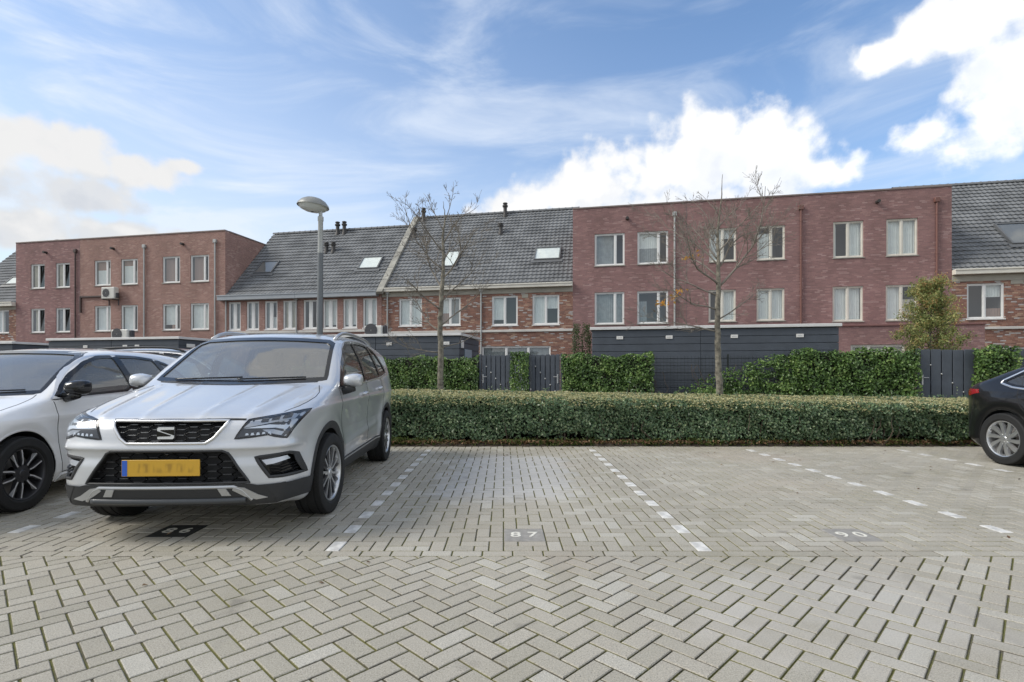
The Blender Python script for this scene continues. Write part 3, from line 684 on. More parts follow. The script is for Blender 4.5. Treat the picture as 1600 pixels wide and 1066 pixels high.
    T.l.new(T.math('ADD', g1, T.math('MULTIPLY', pit, .5)), b.inputs['Height']); T.l.new(b.outputs[0], p.inputs['Normal'])
    MATS['paver'] = m; return m
paver = paver_mat()
def joint_mat():
    m = bpy.data.materials.new('mossy_joint'); m.use_nodes = True; T = NT(m.node_tree); p = T.n['Principled BSDF']
    ge = T.new('ShaderNodeNewGeometry'); pos = ge.outputs['Position']
    f = T.noise(pos, 90, 3, .6); soil = T.ramp(f, [(.3, (.095, .088, .062)), (.7, (.19, .175, .13))])
    mo = T.ramp(T.noise(pos, 140, 3, .7), [(.3, (.085, .088, .024)), (.7, (.21, .205, .060))])
    w_ = T.smooth(T.math('ADD', T.math('MULTIPLY', T.noise(pos, 1.1, 3, .6), .55), T.math('MULTIPLY', T.noise(pos, 7.5, 4, .65), .5)), .38, .54)
    T.l.new(T.mix(w_, soil, mo), p.inputs['Base Color']); p.inputs['Roughness'].default_value = .95
    MATS['joint'] = m; return m
joint = joint_mat()
white_mark = mat('white_marking_paver', (.62, .61, .58), .75, var=(11, .30), bump=(150, .4, .003))
soil_m = mat('garden_soil', (.085, .065, .045), .95, var=(4, .4), bump=(30, .8, .03))
far_ground = mat('far_ground', (.15, .14, .12), .9, var=(.3, .2))

m = MB(); m.quad((-900, -900, -.06), (900, -900, -.06), (900, 900, -.06), (-900, 900, -.06)); tag(m.build('ground', far_ground), kind='structure')
Y0, Y1 = 3.46, 8.56                          # lane edge; hedge edge
LANE_Y0, LANE_X = -1.2, 7.0
BX0, BX1 = -11.0, 11.5
def clip(poly, f):
    out = []
    for i in range(len(poly)):
        a, b = poly[i], poly[(i + 1) % len(poly)]; fa, fb = f(a), f(b)
        if fa >= 0: out.append(a)
        if fa * fb < 0:
            t = fa / (fa - fb); out.append((a[0] + (b[0] - a[0]) * t, a[1] + (b[1] - a[1]) * t))
    return out
def area(p): return .5 * abs(sum(p[i][0] * p[(i + 1) % len(p)][1] - p[(i + 1) % len(p)][0] * p[i][1] for i in range(len(p))))
def in_view(x, y): return y > 1.9 and -(820 / 833) < x / y < (830 / 833)
GAP = .0032
def lay(root, bricks, nsingle, label_stuff):
    """the pavers seen largest become objects; the rest one joined part"""
    order = sorted(range(len(bricks)), key=lambda i: (not in_view(*bricks[i][1]), bricks[i][1][1] ** 2 + bricks[i][1][0] ** 2))
    single = set(order[:nsingle]); rest = MB(); shared = {}
    for i, (poly, c, ang, std, mk) in enumerate(bricks):
        dz = RNG.normal(0, .0006); tx, ty = RNG.normal(0, .0022, 2)
        if i in single:
            key = std if std else None
            if key in shared and key: me = shared[key]
            else:
                lp = [((p[0] - c[0]), (p[1] - c[1])) for p in poly]
                if std:
                    ca, sa = math.cos(-ang), math.sin(-ang); lp = [(x * ca - y * sa, x * sa + y * ca) for x, y in lp]
                b = MB(); b.prism(inset(lp, GAP), -.055, 0, .0048); me = bpy.data.meshes.new('brick'); me.from_pydata(b.v, [], b.f); me.materials.append(white_mark if mk else paver); me.update()
                if key: shared[key] = me
            o = bpy.data.objects.new('marking_brick' if mk else 'brick', me); COL.objects.link(o); o.parent = root
            o.location = (c[0], c[1], dz); o.rotation_euler = (tx, ty, ang if std else 0)
        else:
            rest.r = RNG.random(); rest.cur = 1 if mk else 0; n0 = len(rest.v)
            rest.prism(inset(poly, GAP), -.055, dz, .0048)
            for k in range(n0, len(rest.v)):
                v = rest.v[k]
                if v[2] > -.05: rest.v[k] = (v[0], v[1], v[2] + (v[1] - c[1]) * tx - (v[0] - c[0]) * ty)
    o = rest.build('brick_paving', [paver, white_mark], root, rnd=True); o['kind'] = 'stuff'
# --- lane: herringbone at 45 degrees
lane = tag(MB().quad((-40, -30, -.0085), (40, -30, -.0085), (40, Y0, -.0085), (-40, Y0, -.0085)).build('lane', joint), kind='structure')
bricks = []; c45 = math.sqrt(.5)
for i in range(-110, 110):
    for j in range(-110, 110):
        t = (i - j) % 4
        if t == 0: pts = [(i, j), (i + 2, j), (i + 2, j + 1), (i, j + 1)]; a0 = 0
        elif t == 3: pts = [(i, j), (i + 1, j), (i + 1, j + 2), (i, j + 2)]; a0 = 1
        else: continue
        P = [(((x - y) * c45) * .1 + .02, ((x + y) * c45) * .1 + .03) for x, y in pts]
        cx_ = sum(p[0] for p in P) / 4; cy_ = sum(p[1] for p in P) / 4
        if abs(cx_) > LANE_X or cy_ < LANE_Y0 or cy_ > Y0 + .12: continue
        Q = clip(P, lambda p: Y0 - p[1])
        if len(Q) < 3 or area(Q) < .0012: continue
        whole = abs(area(Q) - .02) < 1e-6
        c = (sum(p[0] for p in Q) / len(Q), sum(p[1] for p in Q) / len(Q))
        bricks.append((Q, c, R(45) + a0 * math.pi / 2 if whole else 0, 'b' if whole else None, False))
lay(lane, bricks, 300, 'x')
# --- bays: herringbone square to the kerb, white marking pavers, number tiles, one stretcher course along the lane
bay = tag(MB().quad((BX0 - 20, Y0, -.0080), (BX1 + 20, Y0, -.0080), (BX1 + 20, Y1 + .3, -.0080), (BX0 - 20, Y1 + .3, -.0080)).build('parking_bays', joint), kind='structure')
bricks = []; NI0, NI1 = int(BX0 * 10), int(BX1 * 10); NJ = int(round((Y1 + .1 - Y0 - .1) * 10))
yb = Y0 + .1; taken = {}
marks_x = [-61, -37, -12, 13, 37, 60]
for mx in marks_x:
    for k in range(12):
        j = k * 4
        taken[(mx, j)] = taken[(mx, j + 1)] = 'm'
        Q = [(mx * .1, yb + j * .1), (mx * .1 + .1, yb + j * .1), (mx * .1 + .1, yb + j * .1 + .2), (mx * .1, yb + j * .1 + .2)]
        bricks.append((Q, (mx * .1 + .05, yb + j * .1 + .1), math.pi / 2, 'w', True))
tiles = [('86', -26, 3), ('87', 0, 2), ('90', 24, 2)]
for (tx, i0, j0) in tiles:
    for a in range(3):
        for b in range(3): taken[(i0 + a, j0 + b)] = 't'
for i in range(NI0, NI1):
    for j in range(-1, NJ):
        t = (i - j) % 4
        if t == 0: cells = [(i, j), (i + 1, j)]
        elif t == 3: cells = [(i, j), (i, j + 1)]
        else: continue
        cells = [c for c in cells if c not in taken and 0 <= c[1] < NJ]
        if not cells: continue
        x0, y0 = min(c[0] for c in cells) * .1, yb + min(c[1] for c in cells) * .1
        x1, y1 = max(c[0] for c in cells) * .1 + .1, yb + max(c[1] for c in cells) * .1 + .1
        Q = [(x0, y0), (x1, y0), (x1, y1), (x0, y1)]
        bricks.append((Q, ((x0 + x1) / 2, (y0 + y1) / 2), (math.pi / 2 if y1 - y0 > .15 else 0) if len(cells) == 2 else 0, 'b' if len(cells) == 2 else 'h', False))
for i in range(NI0 // 2, NI1 // 2):
    x0 = i * .2 + .06; bricks.append(([(x0, Y0), (x0 + .2, Y0), (x0 + .2, yb), (x0, yb)], (x0 + .1, (Y0 + yb) / 2), 0, 'b', False))
lay(bay, bricks, 300, 'x')
tile_dark = mat('black_number_tile', (.022, .024, .022), .7, var=(20, .2)); tile_grey = mat('worn_grey_number_tile', (.285, .272, .25), .8, var=(16, .2), bump=(150, .4, .003))
num_paint = mat('number_paint', (.70, .68, .60), .6, var=(30, .2))
def text_mesh(s, size, depth=.002, space=1.0):
    cu = bpy.data.curves.new('numeral', 'FONT'); cu.body = s; cu.size = size; cu.align_x = 'CENTER'; cu.align_y = 'CENTER'; cu.extrude = depth; cu.offset = size * .012; cu.space_character = space
    o = bpy.data.objects.new('numeral', cu); COL.objects.link(o)
    me = bpy.data.meshes.new_from_object(o.evaluated_get(bpy.context.evaluated_depsgraph_get())); bpy.data.objects.remove(o); bpy.data.curves.remove(cu)
    return me
for (tx, i0, j0) in tiles:
    b = MB(); dk = tx == '86'
    b.prism(inset([(-.15, -.15), (.15, -.15), (.15, .15), (-.15, .15)], GAP), -.05, .001, .005)
    o = b.build('number_tile', tile_dark if dk else tile_grey, bay, label={'86': 'black paving tile with white number 86 before the silver car', '87': 'grey paving tile with white number 87', '90': 'worn grey paving tile with white number 90'}[tx])
    o.location = (i0 * .1 + .15, yb + j0 * .1 + .15, 0)
    for ch, dx in zip(tx, (-.062, .062)):
        n_ = link('numeral', text_mesh(ch, .165, .0008), o, num_paint); n_.location = (dx, -.005, .0025)
# --- planting bed under the hedge
def bed():
    xs = np.linspace(-3.5, 14, 261); ys = np.array([0, .06, .16, .4, .9, 1.6, 2.2, 2.5, 2.56]); V = []
    for k, y in enumerate(ys):
        z = (-.02, .03, .05, .06, .07, .07, .06, .04, -.02)[k]
        V.append(np.stack([xs, Y1 - .10 + y + RNG.normal(0, .025, 261) * (k < 2), z + RNG.normal(0, .012, 261) * (k > 0)], 1))
    V = np.concatenate(V); i = np.arange(8)[:, None] * 261 + np.arange(260)[None]
    Fq = np.stack([i, i + 1, i + 262, i + 261], -1).reshape(-1, 4)
    return tag(link('planting_bed', npmesh('planting_bed', V, Fq, True), None, soil_m), kind='structure')
bed()
m = MB(); m.quad((-60, Y1 + 2.45, -.03), (60, Y1 + 2.45, -.03), (60, 60, -.03), (-60, 60, -.03)); tag(m.build('garden_ground', soil_m), kind='structure')
m = MB(); m.quad((-30, Y1 + .28, -.009), (-3.4, Y1 + .28, -.009), (-3.4, 16, -.009), (-30, 16, -.009)); tag(m.build('path', mat('path_paving', (.24, .22, .195), .9, var=(3, .2), bump=(12, .4, .01))), kind='structure')
# dead leaves and weeds along the hedge foot
dead = leaf_mat('dead_leaf', [(0, (.10, .055, .03)), (.5, (.19, .11, .06)), (1, (.30, .21, .12))], .8, .1, .2)
weed = leaf_mat('weed_leaf', [(0, (.05, .085, .015)), (.5, (.09, .13, .025)), (1, (.17, .19, .05))], .6, .3)
n = 5200; x = RNG.uniform(-5, 10.5, n); y = Y1 + .0 + RNG.gamma(2.0, .085, n) - .12
keep = y < Y1 + .6; x, y = x[keep], y[keep]
p = np.stack([x, y, .045 + RNG.uniform(0, .05, len(x))], 1); nn = RNG.normal(size=p.shape) * .5 + np.array([0, 0, 1])
o = leafcloud('fallen_leaves', p, nn, .05, .03, dead, seed=3); o['kind'] = 'stuff'
n = 90; p = np.stack([RNG.uniform(-3.4, 6, n), 8.45 - RNG.gamma(1.2, 1.5, n).clip(0, 6), np.full(n, .006)], 1); o = leafcloud('fallen_leaves', p, RNG.normal(size=(n, 3)) * .25 + np.array([0, 0, 1]), .034, .018, dead, seed=4); o['kind'] = 'stuff'
cl = RNG.uniform(-3, 9, 150); wx = []; 
for c in cl:
    k = RNG.integers(20, 110); wx.append(np.stack([c + RNG.normal(0, .12, k), Y1 + .01 + RNG.normal(0, .045, k), RNG.uniform(.02, .13, k) * RNG.uniform(.5, 1.1)], 1))
wx = np.concatenate(wx); nn = RNG.normal(size=wx.shape) + np.array([0, -.4, .7])
o = leafcloud('weeds', wx, nn, .055, .018, weed, seed=5, fold=.1); o['kind'] = 'stuff'

# ================================================================== clipped hedge
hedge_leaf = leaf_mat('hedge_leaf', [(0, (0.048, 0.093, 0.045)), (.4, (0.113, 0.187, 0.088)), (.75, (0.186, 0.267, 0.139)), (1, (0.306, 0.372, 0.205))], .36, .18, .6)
hedge_top = leaf_mat('hedge_top_leaf', [(0, (0.244, 0.268, 0.122)), (.45, (0.455, 0.439, 0.220)), (.8, (0.617, 0.545, 0.293)), (1, (0.620, 0.620, 0.423))], .5, .3, .45)  # pale clipped leaves, with sunlight on the top painted into their colour
twig = mat('twig', (.10, .075, .055), .9)
hedge_core = mat('hedge_core', (.018, .020, .012), 1.0)  # near-black sheets behind the leaves paint the shade in the gaps
HX0, HX1 = -3.3, 10.6
def h_front(x): return Y1 + .02 - .014 * (x + 1.5)
def h_top(x): return .80 - .0155 * (x + 1.5)
def lump(x, z, s): return .065 * np.sin(x * 2.3 + s) * np.cos(z * 5 + x * .9 + s) + .03 * np.sin(x * 6.1 + z * 9 + s) + .02 * np.sin(x * 13 + z * 17)
hd = empty('clipped_hedge', (3, Y1 + .6, 0), 0, label='long clipped evergreen hedge along the back of the parking bays', cat='hedge')
hl = np.array([3, Y1 + .6, 0])
# front face leaves: fewer low down, where bare stems and shade show
n = 37000; x = RNG.uniform(HX0, HX1, n); z = RNG.uniform(.04, 1.0, n) ** .85 * h_top(x)
zz = z / h_top(x); hole = np.sin(x * 1.7) * np.sin(x * .63 + 1) * .10 + .15 + .05 * np.sin(x * 7)
keep = (zz > hole) | (RNG.random(n) < .16); x, z, zz = x[keep], z[keep], zz[keep]; n = len(x)
dep = RNG.gamma(1.4, .065, n)
y = h_front(x) + lump(x, z, 0) + dep + .10 * np.clip((zz - .86) / .14, 0, 1) ** 2 + .10 * np.clip(.35 - zz, 0, 1)
p1_ = np.stack([x, y, z], 1); n1_ = np.stack([RNG.normal(0, .55, n), -1 + RNG.normal(0, .4, n), .45 + RNG.normal(0, .5, n)], 1)
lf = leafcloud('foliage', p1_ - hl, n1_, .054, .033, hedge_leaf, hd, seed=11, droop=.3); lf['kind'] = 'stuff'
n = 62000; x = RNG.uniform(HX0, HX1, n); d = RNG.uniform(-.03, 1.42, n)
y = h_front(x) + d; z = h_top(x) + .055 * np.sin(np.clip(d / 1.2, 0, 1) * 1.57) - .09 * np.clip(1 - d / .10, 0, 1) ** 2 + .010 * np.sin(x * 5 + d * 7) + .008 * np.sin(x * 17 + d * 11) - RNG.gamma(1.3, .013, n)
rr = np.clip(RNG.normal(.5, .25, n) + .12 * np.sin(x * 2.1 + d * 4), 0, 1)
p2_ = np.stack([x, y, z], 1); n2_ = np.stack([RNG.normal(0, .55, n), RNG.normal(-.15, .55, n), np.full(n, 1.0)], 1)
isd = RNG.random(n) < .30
o = leafcloud('sunlit_clipped_top', (p2_ - hl)[~isd], n2_[~isd], .036, .022, hedge_top, hd, seed=12, rnd=rr[~isd]); o['kind'] = 'stuff'
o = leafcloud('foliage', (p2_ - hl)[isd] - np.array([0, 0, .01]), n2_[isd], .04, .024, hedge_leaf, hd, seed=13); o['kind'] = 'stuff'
n = 9000; x = RNG.uniform(HX0, HX1, n); z = RNG.uniform(.05, .75, n); p3_ = np.stack([x, h_front(x) + 1.46 + RNG.normal(0, .05, n), z], 1)
o = leafcloud('foliage', p3_ - hl, np.stack([RNG.normal(0, .5, n), np.ones(n), RNG.normal(.3, .5, n)], 1), .05, .03, hedge_leaf, hd, seed=14); o['kind'] = 'stuff'
for (xe, sg) in ((HX0, -1), (HX1, 1)):
    n = 3500; yy = RNG.uniform(0, 1.4, n); p4_ = np.stack([xe + RNG.normal(0, .04, n), h_front(xe) + yy, RNG.uniform(.08, .82, n)], 1)
    o = leafcloud('foliage', p4_ - hl, np.stack([np.full(n, sg * 1.0), RNG.normal(0, .5, n), RNG.normal(.3, .5, n)], 1), .05, .03, hedge_leaf, hd, seed=15); o['kind'] = 'stuff'
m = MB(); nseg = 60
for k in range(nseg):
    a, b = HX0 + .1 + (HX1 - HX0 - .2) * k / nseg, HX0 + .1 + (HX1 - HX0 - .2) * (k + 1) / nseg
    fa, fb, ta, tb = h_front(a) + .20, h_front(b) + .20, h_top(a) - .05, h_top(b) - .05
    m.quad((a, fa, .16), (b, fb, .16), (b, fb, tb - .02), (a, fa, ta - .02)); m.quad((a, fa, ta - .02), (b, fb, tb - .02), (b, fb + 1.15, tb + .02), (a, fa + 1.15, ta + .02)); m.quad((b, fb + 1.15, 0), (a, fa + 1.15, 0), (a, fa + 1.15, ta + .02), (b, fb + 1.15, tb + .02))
m.v = [tuple(np.array(v) - hl) for v in m.v]; o = m.build('shade_core', hedge_core, hd); o['kind'] = 'stuff'
m = MB()
for k in range(260):
    x = RNG.uniform(HX0, HX1); y = h_front(x) + RNG.uniform(.05, .5); q = [np.array([x, y, .02])]
    for s in range(4): q.append(q[-1] + np.array([RNG.normal(0, .05), RNG.normal(-.015, .03), RNG.uniform(.08, .16)]))
    m.tube([tuple(v - hl) for v in q], [.011, .009, .007, .005, .003], 5)
o = m.build('stems', twig, hd); o['kind'] = 'stuff'

sp_, sn_ = [], []; m = MB()
for k in range(230):
    x = RNG.uniform(HX0 + .1, HX1 - .1); d = RNG.uniform(.0, 1.3); z0 = h_top(x) + .02; L = RNG.gamma(2.0, .028) + .03; e = np.array([x + RNG.normal(0, .03), h_front(x) + d + RNG.normal(0, .03), z0 + L])
    m.tube([(x - hl[0], h_front(x) + d - hl[1], z0 - .05), tuple(e - hl)], [.003, .0015], 4)
    for q in range(int(RNG.integers(2, 6))): sp_.append(np.array([x, h_front(x) + d, z0]) + (e - np.array([x, h_front(x) + d, z0])) * RNG.uniform(.2, 1.05) + RNG.normal(0, .012, 3) - hl); sn_.append(RNG.normal(size=3) + np.array([0, -.3, .6]))
m.build('shoots', twig, hd)['kind'] = 'stuff'; leafcloud('shoot_leaves', np.array(sp_), np.array(sn_), .045, .026, hedge_leaf, hd, seed=16)['kind'] = 'stuff'

# ================================================================== garden line: fences, gates, ivy, sheds
VF = -0.36 * 26.1536
board = mat('anthracite_board', (0.071, 0.084, 0.103), .6, var=(2.2, .18), bump=(40, .25, .004))
board2 = mat('anthracite_gate_board', (0.076, 0.090, 0.110), .55, var=(3, .18), bump=(40, .25, .004))
steel = mat('galvanised_steel', (.55, .55, .54), .4, .6)
trim_white = mat('white_roof_trim', (.68, .68, .67), .5, var=(1.6, .1))
felt = mat('roofing_felt', (.09, .09, .095), .9, var=(1.5, .2))
plate_white = mat('white_plate', (.74, .73, .70), .45)
def site_empty(name, u, v, **kw): return empty(name, site(u, v), -TH, **kw)
def shed(label, u0, u1, vdep, H, seams, plates, side_door=False):
    s = site_empty('garden_shed', u0, VF + .30, label=label, cat='shed', group='dark timber garden sheds behind the fence')
    w = u1 - u0; h0 = .03; nb = 11; ph = (H - .10) / nb
    cuts = [0.0] + [q - u0 for q in seams] + [w]
    m = MB(); m.box(.03, w - .03, .03, vdep - .03, 0, H - .12); m.build('frame', board, s)
    for k in range(nb):
        z0 = h0 + k * ph
        for a, b in zip(cuts[:-1], cuts[1:]):
            m = MB(); y = RNG.uniform(0, .004)
            m.bbox(a + .008, b - .008, y, .028, z0, z0 + ph - .014, .006); m.build('plank', board, s)
        m = MB(); m.bbox(w - .029, w, .03, vdep - .002, z0, z0 + ph - .014, .006); m.build('plank', board, s)
        m = MB(); m.bbox(0, .029, .03, vdep - .002, z0, z0 + ph - .014, .006); m.build('plank', board, s)
    m = MB(); m.bbox(-.06, w + .06, -.06, .05, H - .06, H + .03, .008); m.bbox(-.06, .05, .052, vdep + .06, H - .06, H + .03, .008); m.bbox(w - .05, w + .06, .052, vdep + .06, H - .06, H + .03, .008); m.build('roof_trim', trim_white, s)
    m = MB(); m.box(.05, w - .05, .05, vdep, H - .11, H - .02); m.build('roof', felt, s)
    for u in plates:
        x = u - u0; m = MB(); m.bbox(x - .10, x + .10, -.018, -.001, H - .36, H - .26, .004); o = m.build('plate', plate_white, s)
        m = MB(); 
        for q in range(4): m.box(x - .065 + q * .033, x - .045 + q * .033, -.0195, -.0182, H - .325, H - .295)
        m.build('plate_print', mat('grey_print', (.45, .45, .45), .6), o)
    return s
shR = shed('long dark timber shed behind the sparse ivy fence, right of centre', 1.29, 8.34, 2.6, 2.55, [4.55], [2.15, 3.63, 5.50, 7.30])
shM = shed('dark timber shed between the silver car and the first gate', -10.1, -3.05, 2.6, 2.44, [-6.05], [-9.0, -5.55, -3.50])
m = MB(); m.bbox(6.55, 6.95, .62, 1.5, .02, 1.95, .01); m.v = [(v[0] + .12, v[1], v[2]) for v in m.v]; m.build('door', mat('grey_blue_door', (.27, .33, .38), .5), shM)
m = MB(); m.bbox(7.055, 7.09, .15, .40, 1.98, 2.24, .005); m.build('side_plate', plate_white, shM)
shL = shed('low dark timber shed in front of the house with the air conditioner', -20.0, -13.95, 2.8, 2.46, [-17.0], [-18.2, -16.35, -15.8])
m = MB(); m.bbox(6.055, 6.09, .35, .75, 2.10, 2.24, .005); m.build('side_plate', plate_white, shL)
shLL = shed('dark timber shed cut by the left edge of the view', -28.5, -21.80, 2.6, 2.36, [-25], [])
aircon('small white air conditioner on the roof of the low left shed', site(-18.0, VF + 1.6, 2.50), False, .80, .38)
aircon('white air conditioner on the shed roof right of the street lamp', site(-6.75, VF + 1.3, 2.48), False, .66, .34)
def gate(label, u0, u1, nb, H, handle, dz=(.20, .16)):
    g_ = site_empty('garden_gate', u0, VF, label=label, cat='gate', group='anthracite board gates in the garden line')
    w = u1 - u0; step = w / nb; gp = .026
    for k in range(nb):
        m = MB(); a, b = k * step + gp * .5, (k + 1) * step - gp * .5
        m.bbox(a, b, RNG.uniform(0, .004), .024, .05, H + RNG.normal(0, .006), .006); m.build('board', board2, g_)
    for k in range(1, nb):
        m = MB(); m.bbox(k * step - .05, k * step + .05, .067, .085, .06, H - .02, .004); m.build('backing_board', board, g_)
    m = MB(); m.box(.03, w - .03, .027, .065, .25, .34); m.box(.03, w - .03, .027, .065, H - .34, H - .25); m.box(.03, w - .03, .0275, .064, H * .5 - .045, H * .5 + .045); m.build('rail', board, g_)
    m = MB(); m.add([(.02, .028, .36), (.11, .028, .36), (w - .02, .028, H - .36), (w - .11, .028, H - .36)], [(0, 1, 2, 3)]); m.build('brace', board, g_)
    for k in range(1, nb):      # bright bolt heads along the diagonal brace
        m = MB(); z = H - .18 - (H - .5) * k / nb * .95; m.lathe([(.0, -.010), (.018, -.008), (.022, 0)], 10, (k * step, 0, z), 'y')
        m.tube([(k * step - .012, -.004, z + .02), (k * step + .014, -.004, z - .02)], .013, 6); m.build('bolt_head', steel, g_, smooth=True)
    if handle is not None:
        m = MB(); x = handle; sgn = 1 if x < w / 2 else -1; m.bbox(x - .02, x + .02, -.012, -.001, .82, 1.10, .003); m.tube([(x, -.012, 1.02), (x, -.055, 1.02), (x + sgn * .13, -.055, 1.02)], .011, 8); m.build('handle', steel, g_, smooth=False)
    for x in (-.075, w + .005):
        m = MB(); m.bbox(x, x + .07, -.015, .055, 0, H + .03, .006); m.build('post', board, g_)
    return g_
gate('narrow anthracite gate left of the ivy column in the middle', -2.22, -1.28, 6, 1.72, .05)
gate('narrow anthracite gate right of the ivy column in the middle', -.62, .32, 6, 1.72, .86)
gate('broad-boarded anthracite gate beneath the leafy garden tree', 10.24, 11.55, 5, 1.79, .06)
gate('anthracite gate half hidden by the black car at the right edge', 12.42, 13.8, 5, 1.79, None)
# mesh panels that carry the ivy
wire = mat('dark_green_wire', (.018, .024, .022), .5, .2)
def wire_fence(label, u0, u1, H, detail=True):
    f = site_empty('mesh_fence', u0, VF + .02, label=label, cat='fence', group='wire mesh fence panels grown with ivy')
    w = u1 - u0; n = max(1, int(round(w / 2.5)))
    for k in range(n + 1):
        x = w * k / n; m = MB(); m.bbox(x - .025, x + .025, 0, .05, 0, H + .04, .004); m.build('post', wire, f)
    m = MB(); r = .0032 if detail else .003; st = .10
    for k in range(int(w / st) + 1): x = min(k * st + .02, w); m.box(x - r, x + r, -.008, -.002, .05, H)
    for k in range(int(H / .10)): z = .06 + k * .10; m.box(0, w, -.0018, .005, z - r * 1.2, z + r * 1.2)
    o = m.build('wire_grid', wire, f); o['kind'] = 'stuff'
    return f
wire_fence('dark wire mesh fence between the silver car and first gate', -9.6, -2.32, 1.65, False)
wire_fence('dark wire mesh fence with bare panel behind the right young tree', .42, 10.12, 1.66)
wire_fence('short dark wire mesh fence by the black car', 11.65, 12.34, 1.7)
wire_fence('dark wire mesh panel of the ivy column between two gates', -1.19, -.72, 1.72)
ivy = leaf_mat('ivy_leaf', [(0, (0.040, 0.080, 0.022)), (.4, (0.098, 0.181, 0.044)), (.75, (0.164, 0.270, 0.068)), (1, (0.288, 0.387, 0.122))], .42, .22, .5)
def ivy_mass(label, u0, u1, H, n, dens=None, thick=.16, seed=0, name='ivy_hedge', size=.075, group='ivy grown over the garden fences'):
    o_ = site_empty(name, (u0 + u1) / 2, VF, label=label, cat='ivy', group=group)
    rg = np.random.default_rng(seed); w = u1 - u0
    x = rg.uniform(-w / 2 - .05, w / 2 + .05, n); z = rg.uniform(0, 1.0, n) ** .9
    Ht = H + .05 * np.sin(x * 3.1 + seed) + .035 * np.sin(x * 9.3 + seed * 2)
    z = z * Ht
    keep = np.ones(n, bool)
    if dens is not None: keep = rg.random(n) < dens(x + (u0 + u1) / 2, z)
    x, z = x[keep], z[keep]; k = len(x)
    y = -thick * (.15 + .85 * rg.random(k)) * (1 - .5 * (z / H) ** 6) + .06 * np.sin(x * 5 + z * 4 + seed) * .7 + rg.normal(0, .03, k) - .03
    nn = np.stack([rg.normal(0, .6, k), -1 + rg.normal(0, .4, k), .45 + rg.normal(0, .6, k)], 1)
    lump_ = np.sin(x * 6.3 + seed) * np.sin(z * 7.7 + x * 2.2) + .6 * np.sin(x * 13.1 + z * 5); kp = rg.random(k) < np.clip(.86 + .22 * lump_, .3, 1); x, y, z, nn = x[kp], y[kp] + .05 * np.clip(-lump_[kp], 0, 1), z[kp], nn[kp]; k = len(x)
    clump = .42 + .25 * np.sin(x * 4.3 + z * 3 + seed) * np.sin(z * 6.1 - x * 2) 
    rn = np.clip(rg.normal(0, .22, k) + clump, 0, 1)
    o = leafcloud('foliage', np.stack([x, y, z], 1), nn, size, size * .8, ivy, o_, seed=seed, droop=.9, fold=.16, rnd=rn); o['kind'] = 'stuff'
    st = MB()
    for q in range(int(w * 9)):
        xx = rg.uniform(-w / 2, w / 2); 
        if dens is not None and dens(np.array([xx + (u0 + u1) / 2]), np.array([.8]))[0] < .2 and rg.random() < .6: continue
        pp = [np.array([xx, -.02, 0])]
        while pp[-1][2] < H * rg.uniform(.5, .95) and len(pp) < 12: pp.append(pp[-1] + np.array([rg.normal(0, .07), rg.normal(0, .008), rg.uniform(.1, .25)]))
        st.tube([tuple(v) for v in pp], .006, 4)
    o = st.build('stems', twig, o_); o['kind'] = 'stuff'
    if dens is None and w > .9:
        b = MB(); b.box(-w / 2 + .03, w / 2 - .03, -.045, -.02, .05, H - .09); b.build('shade_core', hedge_core, o_)['kind'] = 'stuff'
    return o_
ivy_mass('ivy wall between the silver car and the first gate', -9.6, -2.36, 1.66, 15500, seed=21)
ivy_mass('narrow ivy column between the two middle gates', -1.20, -.71, 1.80, 1700, seed=22, thick=.2)
ivy_mass('dense square ivy panel right of the middle gates', .42, 3.10, 1.70, 7000, seed=23)
def sparse(u, z):
    d = np.clip((u - 3.0) / 4.2, 0, 1); top = .55 + 1.25 * np.clip((u - 3.4) / 3.2, 0, 1) ** .9
    s = .5 + .5 * np.sin(u * 5 + z * 11) * np.sin(z * 9 - u * 3)
    edge = np.clip((top - z) * 4, 0, 1)
    hole = np.where((u < 3.3), .25, 1.0)
    return np.clip((.12 + .85 * d ** 1.3) * (.25 + s) * edge * hole + (z < .35 + .5 * np.clip((u - 3.2) / 2, 0, 1)) * 1.2 * np.clip((u - 3.15) * 1.5, 0, 1) * s, 0, 1)
ivy_mass('thin ivy climbing wire mesh behind the right young tree', 3.10, 7.2, 1.72, 16000, sparse, seed=24, thick=.10)
ivy_mass('dense ivy wall left of the broad-boarded gate', 7.0, 10.14, 1.80, 8600, seed=25, thick=.2)
ivy_mass('ivy bush spilling over the fence beside the black car', 11.50, 12.42, 1.84, 3000, seed=26, thick=.28)
# ---- clipped tall shrub beside the long shed
def bush(label, u, v, w, d, H, n, lm, seed, name='tall_shrub', cat='shrub', size=.05):
    o_ = site_empty(name, u, v, label=label, cat=cat); rg = np.random.default_rng(seed)
    th = rg.uniform(0, 2 * math.pi, n); z = rg.uniform(.05, 1, n) * H; rr = np.clip(rg.normal(.9, .12, n), 0, 1.1) * (1 - .35 * np.clip(z / H - .75, 0, 1) ** 1 * 2)
    sx = np.sign(np.cos(th)) * np.abs(np.cos(th)) ** .6; sy = np.sign(np.sin(th)) * np.abs(np.sin(th)) ** .6
    p = np.stack([sx * w / 2 * rr, sy * d / 2 * rr, z + rg.normal(0, .03, n)], 1) + rg.normal(0, .02, (n, 3))
    nn = np.stack([sx, sy, .4 + 0 * z], 1) + rg.normal(0, .45, (n, 3))
    leafcloud('foliage', p, nn, size, size * .6, lm, o_, seed=seed)['kind'] = 'stuff'
    m = MB(); m.tube([(0, 0, 0), (.03, .02, H * .5), (0, 0, H * .9)], [.05, .04, .01], 6)
    for k in range(18):
        a = rg.uniform(0, 6.28); z0 = rg.uniform(.2, .8) * H; m.tube([(0.02, .01, z0), (math.cos(a) * w * .3, math.sin(a) * d * .3, z0 + .2)], [.015, .004], 4)
    m.build('trunk', twig, o_)
